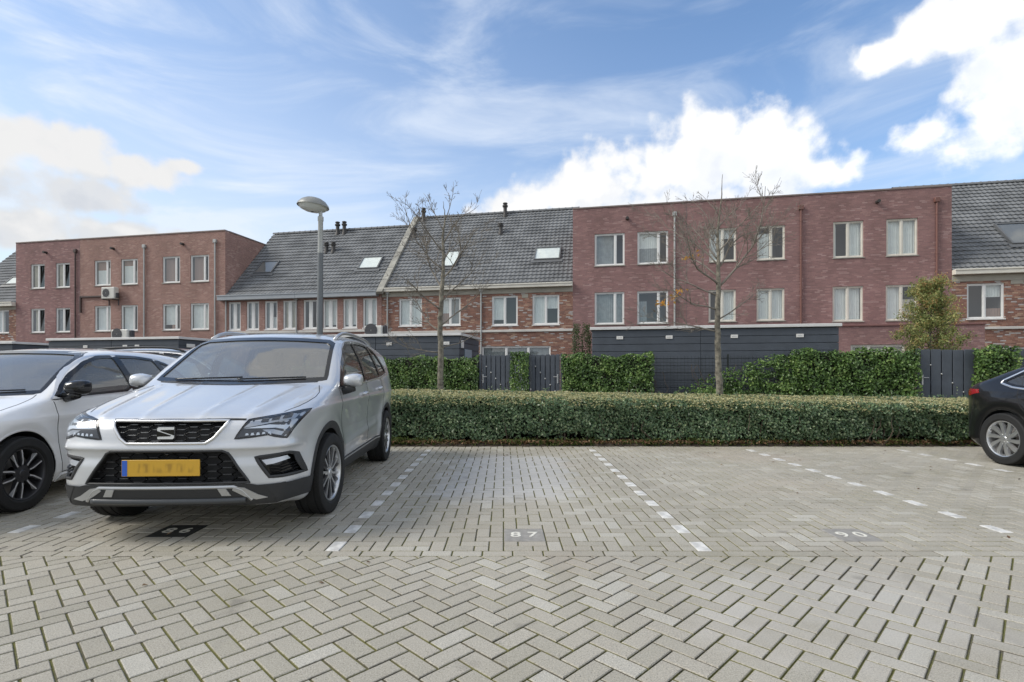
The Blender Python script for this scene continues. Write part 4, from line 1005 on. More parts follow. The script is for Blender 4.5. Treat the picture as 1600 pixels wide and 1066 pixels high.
bush('tall clipped evergreen shrub at the left end of the long shed', .95, VF + .75, .62, .62, 2.72, 4200, leaf_mat('shrub_leaf', [(0, (.025, .045, .012)), (.5, (.05, .085, .022)), (1, (.10, .13, .04))]), 31)

# ================================================================== trees
bark = mat('young_bark', (.215, .195, .155), .85, var=(14, .6), bump=(60, .5, .006))
bark2 = mat('branch_bark', (.215, .19, .16), .8, var=(6, .3))
def bare_tree(label, loc, trunk, limbs, seed, leaves=None):
    """trunk: path with radii; limbs: (height, azimuth, start elevation, length, radius)"""
    rg = np.random.default_rng(seed); t = empty('bare_tree', loc, 0, label=label, cat='tree', group='young bare trees behind the hedge')
    m = MB(); pts = []; rads = []
    P = [np.array(q[:3]) for q in trunk]; Rr = [q[3] for q in trunk]
    for i in range(len(P) - 1):
        for k in range(5):
            f_ = k / 5; pts.append(P[i] * (1 - f_) + P[i + 1] * f_ + rg.normal(0, .006, 3) * (k > 0)); rads.append((Rr[i] * (1 - f_) + Rr[i + 1] * f_) * rg.uniform(.82, .90))
    pts.append(P[-1]); rads.append(Rr[-1])
    m.tube([tuple(q) for q in pts], rads, 12); tr = m.build('trunk', bark, t, smooth=True)
    def at(z):
        for i in range(len(P) - 1):
            if P[i][2] <= z <= P[i + 1][2]: f_ = (z - P[i][2]) / (P[i + 1][2] - P[i][2]); return P[i] * (1 - f_) + P[i + 1] * f_
        return P[-1]
    tips = []
    def grow(mb, p, d, L, r, lvl):
        n = max(3, int(L / .11)); q = [p.copy()]; rad = [r]; step = L / n; bend = rg.normal(0, .5, 3)
        for k in range(n):
            d = d + rg.normal(0, .11, 3) + np.array([0, 0, .022 + .02 * lvl]) + bend * .03; d /= np.linalg.norm(d)
            q.append(q[-1] + d * step); rad.append(max(r * (1 - (k + 1) / n * .80), .0024))
        mb.tube([tuple(v) for v in q], rad, 7 if lvl == 0 else 4, cap=lvl == 0)
        tips.append(q[-1]); 
        if lvl >= 3: return
        nb = int(L * (7.0, 8.5, 7.5)[lvl] + rg.uniform(.6, 1.8)); side = rg.uniform(0, 6.28)
        for b in range(nb):
            k = int(rg.uniform(.22, .97) * n); k = min(max(k, 1), n - 1)
            ax = np.cross(q[k + 1] - q[k], rg.normal(size=3)); ax /= (np.linalg.norm(ax) + 1e-9)
            dd = (q[k + 1] - q[k]) / step; an = rg.uniform(.45, .95)
            nd = dd * math.cos(an) + ax * math.sin(an); nd[2] += .12
            grow(mb, q[k], nd / np.linalg.norm(nd), L * rg.uniform(.28, .55) * (1 - .3 * k / n), max(rad[k] * .6, .0030), lvl + 1)
    for (z, azm, elv, L, r) in limbs:
        b = MB(); d = np.array([math.cos(azm) * math.cos(elv), math.sin(azm) * math.cos(elv), math.sin(elv)])
        grow(b, at(z), d, L * (1.15 if z < 3.2 else .92), r * .88, 0); b.build('branch', bark2, t, smooth=True)
    if leaves: leafcloud('autumn_leaf', np.array(leaves[0]), rg.normal(size=(len(leaves[0]), 3)), leaves[1], leaves[1] * .6, leaves[2], t, seed=seed)['kind'] = 'stuff'
    return t
PI = math.pi
bare_tree('young bare tree with trunk rising behind the hedge left of the two middle gates', (-1.20, 10.05, 0),
    [(0, 0, 0, .078), (.0, .0, .5, .068), (.015, 0, 1.5, .062), (.0, 0, 2.2, .055), (.05, 0, 2.9, .046), (.07, .02, 3.35, .034), (.045, .05, 3.75, .026), (.10, 0, 4.1, .013), (.06, 0, 4.4, .004)],
    [(1.55, PI * 1.02, .12, .95, .016), (1.62, .25, .35, .75, .015), (1.95, 2.75, .5, 1.05, .020), (2.05, -.35, .55, 1.0, .018), (2.35, 3.6, .55, 1.0, .018), (2.5, .5, .65, 1.1, .019),
     (2.75, 2.3, .85, 1.3, .021), (2.95, -.2, .7, 1.15, .018), (3.1, PI * .95, .75, 1.25, .020), (3.3, .9, .85, 1.1, .017), (3.45, PI * 1.15, .95, 1.3, .018), (3.6, .1, 1.0, 1.15, .016), (3.85, 2.6, 1.1, .95, .013), (4.05, -.4, 1.0, .8, .011)], 42)
yl = leaf_mat('orange_autumn_leaf', [(0, (.45, .20, .03)), (.5, (.60, .30, .05)), (1, (.66, .42, .10))], .5, .4)
lv = []
for (cx_, cz_, k) in ((-.55, 3.25, 16), (-.42, 3.30, 8), (-.86, 2.55, 16), (-.72, 2.66, 10), (-1.05, 2.42, 12), (-.95, 2.46, 8)):
    for _ in range(k): lv.append((cx_ + RNG.normal(0, .05), RNG.normal(.05, .05), cz_ + RNG.normal(0, .025)))
bare_tree('young bare tree with a few orange leaves in front of the long shed', (3.93, 9.62, 0),
    [(0.02, 0, 0, .080), (.0, 0, .55, .072), (-.055, 0, 1.3, .064), (-.075, 0, 2.0, .056), (-.055, 0, 2.75, .048), (-.05, .02, 3.3, .033), (-.06, .03, 3.75, .023), (.0, .0, 4.3, .012), (.02, 0, 4.75, .004)],
    [(1.92, PI * .97, .28, 1.15, .018), (2.12, .2, .45, 1.0, .015), (2.3, 3.35, .45, 1.15, .017), (2.55, PI * .93, .55, 1.1, .019), (2.72, .12, .62, 1.75, .026), (2.75, 3.5, .8, 1.35, .022), (2.9, 2.2, .9, 1.4, .019), (2.95, .9, .75, 1.45, .018), (3.05, .3, .95, 1.5, .019), (3.1, 2.9, .7, 1.5, .018), (3.2, PI * .9, 1.0, 1.3, .018),
     (3.35, -.4, .85, 1.2, .017), (3.6, PI, .95, 1.0, .014), (3.75, .2, 1.05, 1.0, .013), (4.0, 2.7, 1.1, .7, .010)], 57, (lv, .075, yl))
# leafy small tree in the end garden
def leafy_tree():
    o_ = site_empty('garden_tree', 11.45, -7.5, label='small leafy tree turning yellow above the broad-boarded gate', cat='tree'); rg = np.random.default_rng(77)
    m = MB(); m.tube([(0, 0, 0), (.03, 0, 1), (0, .02, 2), (.02, 0, 3), (0, 0, 4.1)], [.07, .06, .045, .03, .008], 8); m.build('trunk', bark2, o_, smooth=True)
    P = []; Nn = []; rn = []; b = MB()
    for k in range(95):
        z0 = 1.0 + 2.9 * (k / 95); az_ = k * 2.4 + rg.normal(0, .3); prof = .88 * math.sin(min(1, (z0 - .75) / 1.3) * PI / 2) * (1 - ((z0 - 1.0) / 3.3) ** 1.6) + .12
        L = prof * rg.uniform(.65, 1.15); up_ = rg.uniform(.25, .75)
        e = np.array([math.cos(az_) * L, math.sin(az_) * L, z0 + up_ * L]); s = np.array([0, 0, z0])
        b.tube([tuple(s), tuple((s + e) / 2 + np.array([0, 0, -.03])), tuple(e)], [.014, .009, .003], 4)
        tw = 9
        for q in range(tw):
            f_ = rg.uniform(.35, 1.05); c = s + (e - s) * f_; kk = int(rg.integers(14, 30)); tone = rg.normal(.45, .2) + .22 * (z0 / 4) + .1 * (f_ - .6)
            P.append(c + rg.normal(0, .075, (kk, 3))); Nn.append(rg.normal(size=(kk, 3)) + np.array([0, 0, .5])); rn.append(np.clip(rg.normal(tone, .14, kk), 0, 1))
    b.build('branches', bark2, o_)['kind'] = 'stuff'
    lm = leaf_mat('yellowing_leaf', [(0, (0.087, 0.119, 0.042)), (.35, (0.189, 0.245, 0.084)), (.65, (0.319, 0.350, 0.132)), (.90, (0.522, 0.490, 0.192)), (1, (0.464, 0.266, 0.120))], .5, .35, .4)
    leafcloud('crown', np.concatenate(P), np.concatenate(Nn), .070, .033, lm, o_, seed=78, rnd=np.concatenate(rn))['kind'] = 'stuff'
leafy_tree()

# ================================================================== street lamp
lamp_grey = mat('lamp_grey', (.15, .162, .172), .45, .2, var=(2, .1)); lamp_light = mat('lamp_collar', (.42, .43, .42), .4, .3); shade_m = mat('lamp_shade_grey', (.27, .275, .26), .45, .2, var=(6, .08)); 
bowl_m = mat('frosted_lamp_bowl', (.62, .64, .63), .25, spec=.6)
lp = empty('street_lamp', (-3.255, 9.4, 0), 0, label='grey post-top street lamp with mushroom head behind the silver car', cat='street lamp')
m = MB(); m.tube([(0, 0, 0), (0, 0, 1.0), (0, 0, 3.35), ], [.062, .056, .048], 16); m.build('pole', lamp_grey, lp, smooth=True, sharp=40)
m = MB(); m.lathe([(.044, 3.35), (.046, 3.36), (.042, 3.9), (.05, 3.92), (.05, 3.99), (.032, 4.0), (.03, 4.13)], 16, cap=True); m.build('collar', lamp_light, lp, smooth=True, sharp=40)
m = MB(); m.lathe([(r_, z_ - 4.19) for r_, z_ in [(.0, 4.345), (.06, 4.343), (.14, 4.325), (.21, 4.285), (.262, 4.225), (.275, 4.19), (.27, 4.182), (.255, 4.195), (.2, 4.25), (0, 4.29)]], 32); o = m.build('lamp_shade', shade_m, lp, smooth=True, sharp=50); o.location = (-.135, 0, 4.17); o.rotation_euler = (0, R(5), 0)
m = MB(); m.lathe([(r_, z_ - 4.19) for r_, z_ in [(.25, 4.19), (.22, 4.145), (.15, 4.115), (.03, 4.10)]], 32); o = m.build('lamp_bowl', bowl_m, lp, smooth=True); o.location = (-.135, 0, 4.17); o.rotation_euler = (0, R(5), 0)
lp.rotation_euler = (0, R(.4), 0); lp.location.z = -.07
# ================================================================== cars
# Each body is one smooth implicit surface (side profile x plan x section, softly intersected) meshed in numpy;
# glass, lamps, grilles, trims and seams are separate meshes that follow that surface.
def smax(a, b, k):
    h = np.maximum(k - np.abs(a - b), 0) / k; return np.maximum(a, b) + h * h * k * .25
def chaikin(P, n=2, closed=True, w=.25):
    P = np.asarray(P, float)
    for _ in range(n):
        Q = np.roll(P, -1, 0) if closed else P[1:]; A = P if closed else P[:-1]
        N_ = np.empty((2 * len(A), 2)); N_[0::2] = A * (1 - w) + Q * w; N_[1::2] = A * w + Q * (1 - w)
        if not closed: N_ = np.vstack([P[:1], N_[1:-1], P[-1:]])
        P = N_
    return P
def poly_sdf(P, X, Y):
    P = np.asarray(P, np.float64); d = np.full(X.shape, 1e9); ins = np.zeros(X.shape, bool)
    for (x0, y0), (x1, y1) in zip(P, np.roll(P, -1, 0)):
        ex, ey = x1 - x0, y1 - y0; wx, wy = X - x0, Y - y0
        t = np.clip((wx * ex + wy * ey) / (ex * ex + ey * ey + 1e-12), 0, 1)
        d = np.minimum(d, (wx - t * ex) ** 2 + (wy - t * ey) ** 2)
        c = ((y0 <= Y) != (y1 <= Y))
        if abs(ey) > 1e-12: ins ^= c & (X < x0 + (Y - y0) * ex / ey)
    d = np.sqrt(d); return np.where(ins, -d, d)
class Tab:
    """distance to a closed outline, tabulated"""
    def __init__(s, P, lo, hi, r=.008):
        s.lo = lo; s.r = r; n = [int((hi[i] - lo[i]) / r) + 2 for i in (0, 1)]
        X, Y = np.meshgrid(lo[0] + np.arange(n[0]) * r, lo[1] + np.arange(n[1]) * r, indexing='ij')
        s.t = poly_sdf(P, X, Y).astype(np.float32); s.n = n
    def __call__(s, a, b):
        a = np.clip((a - s.lo[0]) / s.r, 0, s.n[0] - 1.001); b = np.clip((b - s.lo[1]) / s.r, 0, s.n[1] - 1.001)
        i = a.astype(np.int32); j = b.astype(np.int32); fa = a - i; fb = b - j; t = s.t
        return (t[i, j] * (1 - fa) + t[i + 1, j] * fa) * (1 - fb) + (t[i, j + 1] * (1 - fa) + t[i + 1, j + 1] * fa) * fb
def surfnets(D, org, h):
    S = D < 0; c = [S[i:S.shape[0] - 1 + i, j:S.shape[1] - 1 + j, k:S.shape[2] - 1 + k] for i in (0, 1) for j in (0, 1) for k in (0, 1)]
    cnt = sum(x.astype(np.int8) for x in c); act = np.argwhere((cnt > 0) & (cnt < 8)); I, J, K = act.T
    idx = -np.ones(cnt.shape, np.int32); idx[I, J, K] = np.arange(len(act))
    off = np.array([(i, j, k) for i in (0, 1) for j in (0, 1) for k in (0, 1)]); val = np.stack([D[I + o[0], J + o[1], K + o[2]] for o in off], 1)
    acc = np.zeros((len(act), 3)); n = np.zeros(len(act))
    for a in range(8):
        for b in range(a + 1, 8):
            if np.abs(off[a] - off[b]).sum() != 1: continue
            m = (val[:, a] < 0) != (val[:, b] < 0); t = val[m, a] / (val[m, a] - val[m, b])
            acc[m] += off[a] + (off[b] - off[a]) * t[:, None]; n[m] += 1
    V = (act + acc / n[:, None]) * h + org; F_ = []
    for ax in range(3):
        o1, o2 = (ax + 1) % 3, (ax + 2) % 3
        sl0 = [slice(None)] * 3; sl1 = [slice(None)] * 3; sl0[ax] = slice(0, -1); sl1[ax] = slice(1, None)
        A, B = S[tuple(sl0)], S[tuple(sl1)]; e = np.argwhere(A != B)
        ok = (e[:, o1] > 0) & (e[:, o2] > 0) & (e[:, o1] < D.shape[o1] - 1) & (e[:, o2] < D.shape[o2] - 1); e = e[ok]; sg = A[tuple(e.T)]
        def q(d1, d2):
            t = e.copy(); t[:, o1] -= d1; t[:, o2] -= d2; return idx[tuple(t.T)]
        f = np.stack([q(1, 1), q(0, 1), q(0, 0), q(1, 0)], 1); f[~sg] = f[~sg][:, ::-1]; F_.append(f)
    return V, np.concatenate(F_)
class Body:
    def __init__(s, side, plan, sect, bow=(.18, .12), k=.07, extra=None):
        mir = lambda P: np.vstack([P, (np.asarray(P)[::-1] * np.array([-1, 1]))])
        s.side = Tab(side, (-1.5, -.3), (4.5, 2.2)); s.plan = Tab(mir(plan), (-1.4, -1.5), (1.4, 4.5)); s.sect = Tab(mir(sect), (-1.4, -.3), (1.4, 2.2), .006)
        s.bow = bow; s.k = k; s.extra = extra
    def f0(s, x, y, z):
        t = np.clip((y - .7) / 1.6, 0, 1); t = t * t * (3 - 2 * t); xx = x * x
        yw = y - xx * (s.bow[0] * (1 - t) - s.bow[1] * t)
        zero = x * 0 + y * 0 + z * 0
        a = s.side(yw + zero, z + zero + (.05 + .03 * np.clip((z - 1.2) * 3, 0, 1)) * xx); b = s.plan(x + zero, y + zero); c = s.sect(x + zero, z + zero)
        f = smax(smax(a, c, s.k), b, .10)
        if s.extra: f = f + s.extra(x, y, z)
        return f
    def grad(s, p, fn=None, e=.002):
        fn = fn or s.f0; x, y, z = p.T
        g_ = np.stack([fn(x + e, y, z) - fn(x - e, y, z), fn(x, y + e, z) - fn(x, y - e, z), fn(x, y, z + e) - fn(x, y, z - e)], 1)
        return g_ / (np.linalg.norm(g_, axis=1, keepdims=True) + 1e-9)
    def mesh(s, name, fn, h, lo, hi):
        ax = [np.arange(lo[i], hi[i] + h, h, dtype=np.float32) for i in range(3)]
        nb = [-(-len(a) // 4) for a in ax]; ax = [(lo[i] + np.arange(nb[i] * 4) * h).astype(np.float32) for i in range(3)]
        ce = [a.reshape(-1, 4).mean(1) for a in ax]
        Dc = fn(ce[0][:, None, None], ce[1][None, :, None], ce[2][None, None, :])          # coarse pass, then only the blocks near the surface
        D = np.repeat(np.repeat(np.repeat(Dc, 4, 0), 4, 1), 4, 2).astype(np.float32)
        ib = np.argwhere(np.abs(Dc) < h * 4 * 1.15); o4 = np.stack(np.meshgrid(*[np.arange(4)] * 3, indexing='ij'), -1).reshape(-1, 3)
        I = (ib[:, None, :] * 4 + o4[None]).reshape(-1, 3)
        D[I[:, 0], I[:, 1], I[:, 2]] = fn(ax[0][I[:, 0]], ax[1][I[:, 1]], ax[2][I[:, 2]])
        V, Fq = surfnets(D, np.array(lo), h)
        for _ in range(3):
            x, y, z = V.T; e = .0015
            g_ = np.stack([fn(x + e, y, z) - fn(x - e, y, z), fn(x, y + e, z) - fn(x, y - e, z), fn(x, y, z + e) - fn(x, y, z - e)], 1) / (2 * e)
            v = fn(x, y, z); st = (v / np.maximum((g_ * g_).sum(1), .2))[:, None] * g_
            l = np.linalg.norm(st, axis=1, keepdims=True); V = V - st * np.minimum(1, h * .35 / (l + 1e-9))
        fv = s.f0(*V.T); inner = (fv < -.010)[Fq].sum(1) >= 2
        me = npmesh(name, V, Fq, True, mi=inner.astype(np.int32))
        nn = np.where((fv < -.010)[:, None], 0, s.grad(V))
        me.normals_split_custom_set_from_vertices([tuple(v) for v in nn])
        return me
    def hit(s, P, axis, sgn=1):
        """first point of the surface seen along an axis"""
        P = np.asarray(P, float); n = len(P); lo, hi = {'front': (-1.25, 1.6), 'rear': (4.3, 1.6), 'side': (1.2, .0), 'top': (1.9, .3)}[axis]
        def pt(t):
            if axis in ('front', 'rear'): return P[:, 0], t, P[:, 1]
            if axis == 'side': return t * sgn, P[:, 0], P[:, 1]
            return P[:, 0], P[:, 1], t
        t = np.full(n, float(lo)); step = (hi - lo) / 140; done = np.zeros(n, bool); tb = t.copy()
        for _ in range(140):
            t2 = t + step; v = s.f0(*pt(t2)); new = (v < 0) & ~done; tb[new] = t2[new]; done |= new; t = np.where(done, t, t2)
        a = tb - step; b = tb.copy()
        for _ in range(16):
            mid = (a + b) / 2; ins = s.f0(*pt(mid)) < 0; b = np.where(ins, mid, b); a = np.where(ins, a, mid)
        s.ok = done
        x, y, z = pt((a + b) / 2); return np.stack([x + 0 * P[:, 0], y + 0 * P[:, 0], z + 0 * P[:, 0]], 1)
def resample(P, d, closed=True):
    P = np.asarray(P, float); Q = np.vstack([P, P[:1]]) if closed else P; out = []
    for a, b in zip(Q[:-1], Q[1:]):
        n = max(1, int(math.ceil(np.linalg.norm(b - a) / d))); out += [a + (b - a) * k / n for k in range(n)]
    if not closed: out.append(Q[-1])
    return np.array(out)
def patch(B, poly, axis, mt, name, parent, off=.004, res=.03, sgn=1, thick=0.0, smooth=True):
    bd = resample(poly, res); n = len(bd); lo, hi = bd.min(0), bd.max(0)
    gx, gy = np.meshgrid(np.arange(lo[0] + res / 2, hi[0], res), np.arange(lo[1] + res / 2, hi[1], res), indexing='ij'); g_ = np.stack([gx.ravel(), gy.ravel()], 1)
    if len(g_): g_ = g_[poly_sdf(bd, g_[:, 0], g_[:, 1]) < -res * .35]
    pts = np.vstack([bd, g_]) if len(g_) else bd
    vo, _, fo, _, _, _ = delaunay_2d_cdt([Vector(p) for p in pts], [(i, (i + 1) % n) for i in range(n)], [], 1, 1e-6)
    vo = np.array([tuple(v) for v in vo]); tri = np.array([f for f in fo if len(f) == 3])
    p = B.hit(vo, axis, sgn); tri = tri[B.ok[tri].all(1)]; nr = B.grad(p); p = p + nr * off
    a, b, c = p[tri[:, 0]], p[tri[:, 1]], p[tri[:, 2]]; fl = (np.cross(b - a, c - a) * (nr[tri[:, 0]])).sum(1) < 0; tri[fl] = tri[fl][:, ::-1]
    V = p; Fs = [tri]
    if thick:
        k = len(p); V = np.vstack([p, p[:n] - nr[:n] * thick]); i = np.arange(n); j = (i + 1) % n; q_ = B.ok[i] & B.ok[j]; i, j = i[q_], j[q_]
        Fs.append(np.stack([i, k + i, k + j, j], 1))
    me = npmesh(name, V, Fs, smooth)
    if smooth and thick: me.set_sharp_from_angle(angle=R(50))
    return link(name, me, parent, mt)
def ribbon(B, path, width, axis, mt, name, parent, off=.001, sgn=1, closed=False, res=.025, thick=.0, obj=True):
    """a strip that follows a line drawn on the body"""
    c = resample(path, res, closed); n = len(c)
    t = (np.roll(c, -1, 0) - np.roll(c, 1, 0)) if closed else np.gradient(c, axis=0)
    t /= (np.linalg.norm(t, axis=1, keepdims=True) + 1e-9); nr2 = np.stack([-t[:, 1], t[:, 0]], 1)
    L = B.hit(c - nr2 * width / 2, axis, sgn); okL = B.ok; Rr = B.hit(c + nr2 * width / 2, axis, sgn); nL, nR = B.grad(L), B.grad(Rr)
    rows = [L - nL * .003, L + nL * off, (L + Rr) / 2 + (nL + nR) / 2 * (off + thick), Rr + nR * off, Rr - nR * .003]
    V = np.concatenate(rows); okL = okL & B.ok; k = n if closed else n - 1; i = np.arange(k); j = (i + 1) % n; q_ = okL[i] & okL[j]; i, j = i[q_], j[q_]; Fs = []
    for r in range(4): Fs.append(np.stack([r * n + i, r * n + j, (r + 1) * n + j, (r + 1) * n + i], 1))
    F_ = np.concatenate(Fs); a, b, c_ = V[F_[:, 0]], V[F_[:, 1]], V[F_[:, 2]]
    if ((np.cross(b - a, c_ - a) * np.concatenate([nL[i], nL[i], nL[i], nL[i]])).sum() < 0): F_ = F_[:, ::-1]
    if not obj: return V, F_
    return link(name, npmesh(name, V, F_, False), parent, mt)
def tube_on(B, path, r, axis, mt, name, parent, off=0.0, sgn=1, closed=False, res=.03, n=8):
    c = resample(path, res, closed); p = B.hit(c, axis, sgn); p = p + B.grad(p) * off
    if closed: p = np.vstack([p, p[:1]])
    m = MB(); m.tube([tuple(v) for v in p], r, n); return m.build(name, mt, parent, smooth=True)
def mirror_poly(P): return [(-x, z) for x, z in P]

paint_silver = mat('silver_metallic_paint', (.60, .615, .635), .36, .42, .5, coat=1.0, coat_rough=.02, var=(1.3, .03))
paint_white = mat('white_car_paint', (.82, .82, .815), .35, 0, .5, coat=1.0, coat_rough=.02, var=(1.3, .02))
paint_black = mat('black_car_paint', (.008, .008, .009), .3, 0, .3, coat=.55, coat_rough=.02)
paint_grey = mat('grey_metallic_paint', (.34, .36, .39), .34, .5, .5, coat=1.0)
lining = mat('dark_lining', (.018, .018, .019), .85)
plastic = mat('black_textured_plastic', (.028, .029, .031), .55, bump=(260, .12, .001))
gloss_black = mat('gloss_black_trim', (.012, .012, .013), .15)
chrome = mat('chrome_trim', (.74, .74, .74), .32, 1.0)
satin = mat('satin_silver_trim', (.52, .53, .54), .35, .7)
rubber = mat('tyre_rubber', (.013, .013, .013), .75, bump=(120, .15, .002), var=(8, .25))
alloy = mat('silver_alloy', (.62, .63, .64), .28, .85)
machined = mat('machined_alloy', (.66, .66, .665), .42, .45)
alloy_dark = mat('dark_alloy', (.06, .06, .065), .35, .6)
disc_m = mat('brake_disc', (.25, .24, .23), .4, .8)
car_glass = glass_mat('side_glass', (.50, .56, .54), 1.0, 1.75, sky_haze=.07)
hatch_glass = glass_mat('light_side_glass', (.50, .56, .54), 1.0, 1.75, sky_haze=.24)
screen_glass = glass_mat('windscreen_glass', (.42, .47, .46), 1.0, 2.6, sky_haze=.20)
lamp_glass = glass_mat('lamp_cover', (.86, .88, .90), 1.0, 1.5)
lamp_bright = mat('lamp_reflector', (.50, .52, .55), .3, .7); lamp_dark = mat('lamp_housing', (.05, .055, .065), .3, .3)
lamp_led = mat('lamp_led_strip', (.75, .80, .88), .25)
red_lamp = mat('red_lamp', (.30, .008, .010), .15, coat=1.0)
seat_m = mat('seat_fabric', (.045, .045, .048), .9); dash_m = mat('dashboard', (.05, .05, .052), .7)
plate_y = bpy.data.materials.new('yellow_plate'); plate_y.use_nodes = True
def _plate():
    T = NT(plate_y.node_tree); p = T.n['Principled BSDF']; t = T.new('ShaderNodeTexCoord'); s = T.new('ShaderNodeSeparateXYZ'); T.l.new(t.outputs['Object'], s.inputs[0])
    cx_ = T.math('ADD', s.outputs[0], 0); n = T.noise(T.vmath('MULTIPLY', t.outputs['Object'], (26, 1, 9)), 1.0, 1.5, .4)
    band = T.math('MULTIPLY', T.smooth(T.math('ABSOLUTE', s.outputs[2]), .042, .020), T.math('MULTIPLY', T.smooth(s.outputs[0], -.19, -.14), T.smooth(s.outputs[0], .235, .18)))
    c = T.mix(T.math('MULTIPLY', band, T.smooth(n, .42, .68, 0, .55)), (.62, .36, .035, 1), (.22, .12, .02, 1))
    T.l.new(c, p.inputs['Base Color']); p.inputs['Roughness'].default_value = .4
_plate()
plate_blue = mat('plate_blue', (.03, .12, .55), .4)

def wheel(parent, x, y, r, w, side, style, steer=0.0):
    """wheel (its rim) > tyre, brake_disc; the outer face looks towards side * x"""
    rr = r * .685; s = side
    def L(m, prof, n=56): m.lathe([(a, b * s) for a, b in prof], n, (0, 0, 0), 'x')
    m = MB()
    L(m, [(rr * .99, w * .42), (rr * 1.015, w * .46), (rr * 1.0, w * .485), (rr * .965, w * .47), (rr * .93, w * .40), (rr * .91, w * .15), (rr * .89, -w * .30), (rr * .95, -w * .44)])
    def spoke(pts, wid, h0, h1, ang):
        """tapered beam: pts (radius, sideways offset) from hub to rim"""
        q = []
        for i, (ra, so_) in enumerate(pts):
            t = i / (len(pts) - 1); ww = wid[0] + (wid[1] - wid[0]) * t; d = (h0 + (h1 - h0) * t)
            for (a, b) in ((-ww, d - .028), (-ww * .8, d), (ww * .8, d), (ww, d - .028)):
                yy, zz = so_ + a, ra; q.append((b * s, yy * math.cos(ang) - zz * math.sin(ang), yy * math.sin(ang) + zz * math.cos(ang)))
        fs = []
        for i in range(len(pts) - 1):
            for k in range(3):
                f = (i * 4 + k, i * 4 + k + 1, (i + 1) * 4 + k + 1, (i + 1) * 4 + k); fs.append(f if s > 0 else f[::-1])
        m.add(q, fs)
    o = w * .40
    if style == 'multi':      # five groups of split spokes
        for k in range(10):
            a = 2 * PI * k / 10
            for sg in (-1, 1): m.cur = 1 if sg > 0 else 0; spoke([(.05, sg * .006), (rr * .45, sg * .012), (rr * .97, sg * rr * .135)], (.011, .011), o * .98, o * 1.04, a)
        m.cur = 0
    elif style == 'twin':     # five double spokes, dark with a bright face
        for k in range(5):
            a = 2 * PI * k / 5 + .3
            for sg in (-1, 1):
                m.cur = 0; spoke([(.055, sg * .020), (rr * .5, sg * .030), (rr * .96, sg * .040)], (.016, .014), o * .98, o * 1.06, a)
                m.cur = 1; spoke([(.075, sg * .024), (rr * .5, sg * .036), (rr * .955, sg * .048)], (.0075, .0065), o * .98 + .002, o * 1.06 + .002, a)
        m.cur = 0
    else:                     # broad swirl spokes
        for k in range(10):
            a = 2 * PI * k / 10; spoke([(.045, 0), (rr * .4, .012), (rr * .75, .034), (rr * .975, .066)], (.016, .038), o * 1.0, o * 1.06, a)
    L(m, [(.0, o * 1.06), (.028, o * 1.06), (.034, o * 1.0), (.068, o * .97), (.075, o * .8)], 24)
    wh = m.build('wheel', [MATS[{'multi': 'silver_alloy', 'twin': 'dark_alloy', 'swirl': 'silver_alloy'}[style]], MATS[{'multi': 'dark_alloy', 'twin': 'machined_alloy', 'swirl': 'silver_alloy'}[style]]], parent, smooth=True, sharp=32)
    wh.location = (x, y, r); wh.rotation_euler = (0, 0, steer)
    m = MB(); a = w / 2
    L(m, [(rr * .985, a * .84), (rr * 1.03, a * .98), (rr * 1.10, a * 1.06), (r * .93, a * 1.05), (r * .965, a * .99), (r * .988, a * .86), (r * .990, a * .62), (r * .972, a * .60), (r * .972, a * .54), (r, a * .52), (r, a * .12), (r * .982, a * .10), (r * .982, -a * .10), (r, -a * .12), (r, -a * .52), (r * .972, -a * .54), (r * .972, -a * .60), (r * .99, -a * .62), (r * .965, -a * .99), (r * .93, -a * 1.05), (rr, -a * .9)], 72)
    # tread sipes
    for k in range(72):
        an = 2 * PI * k / 72
        for (x0, x1) in ((.62, .96), (-.96, -.62), (.14, .50), (-.50, -.14)):
            ca, sa = math.cos(an), math.sin(an); hw = .0052; rad = r * (1.0015 if abs(x0) < .6 and abs(x1) < .6 else .992); z_ = r * .96
            m.add([(x0 * a, ca * rad - sa * -hw * 2.2, sa * rad + ca * -hw * 2.2), (x1 * a, ca * (rad if abs(x1) < .9 else z_ + .012) + sa * hw, sa * (rad if abs(x1) < .9 else z_ + .012) - ca * hw), (x1 * a, ca * (rad if abs(x1) < .9 else z_ + .012) - sa * hw * 3, sa * (rad if abs(x1) < .9 else z_ + .012) + ca * hw * 3), (x0 * a, ca * rad - sa * hw * 2.2, sa * rad + ca * hw * 2.2)], [(0, 1, 2, 3)])
    m.build('tyre', rubber, wh, smooth=True, sharp=28)
    m = MB(); L(m, [(.06, 0), (rr * .80, .0), (rr * .80, -.022), (.06, -.022)], 32); m.lathe([(rr * .80, .0)] * 2, 8, axis='x'); m.build('brake_disc', disc_m, wh, smooth=False)
    return wh
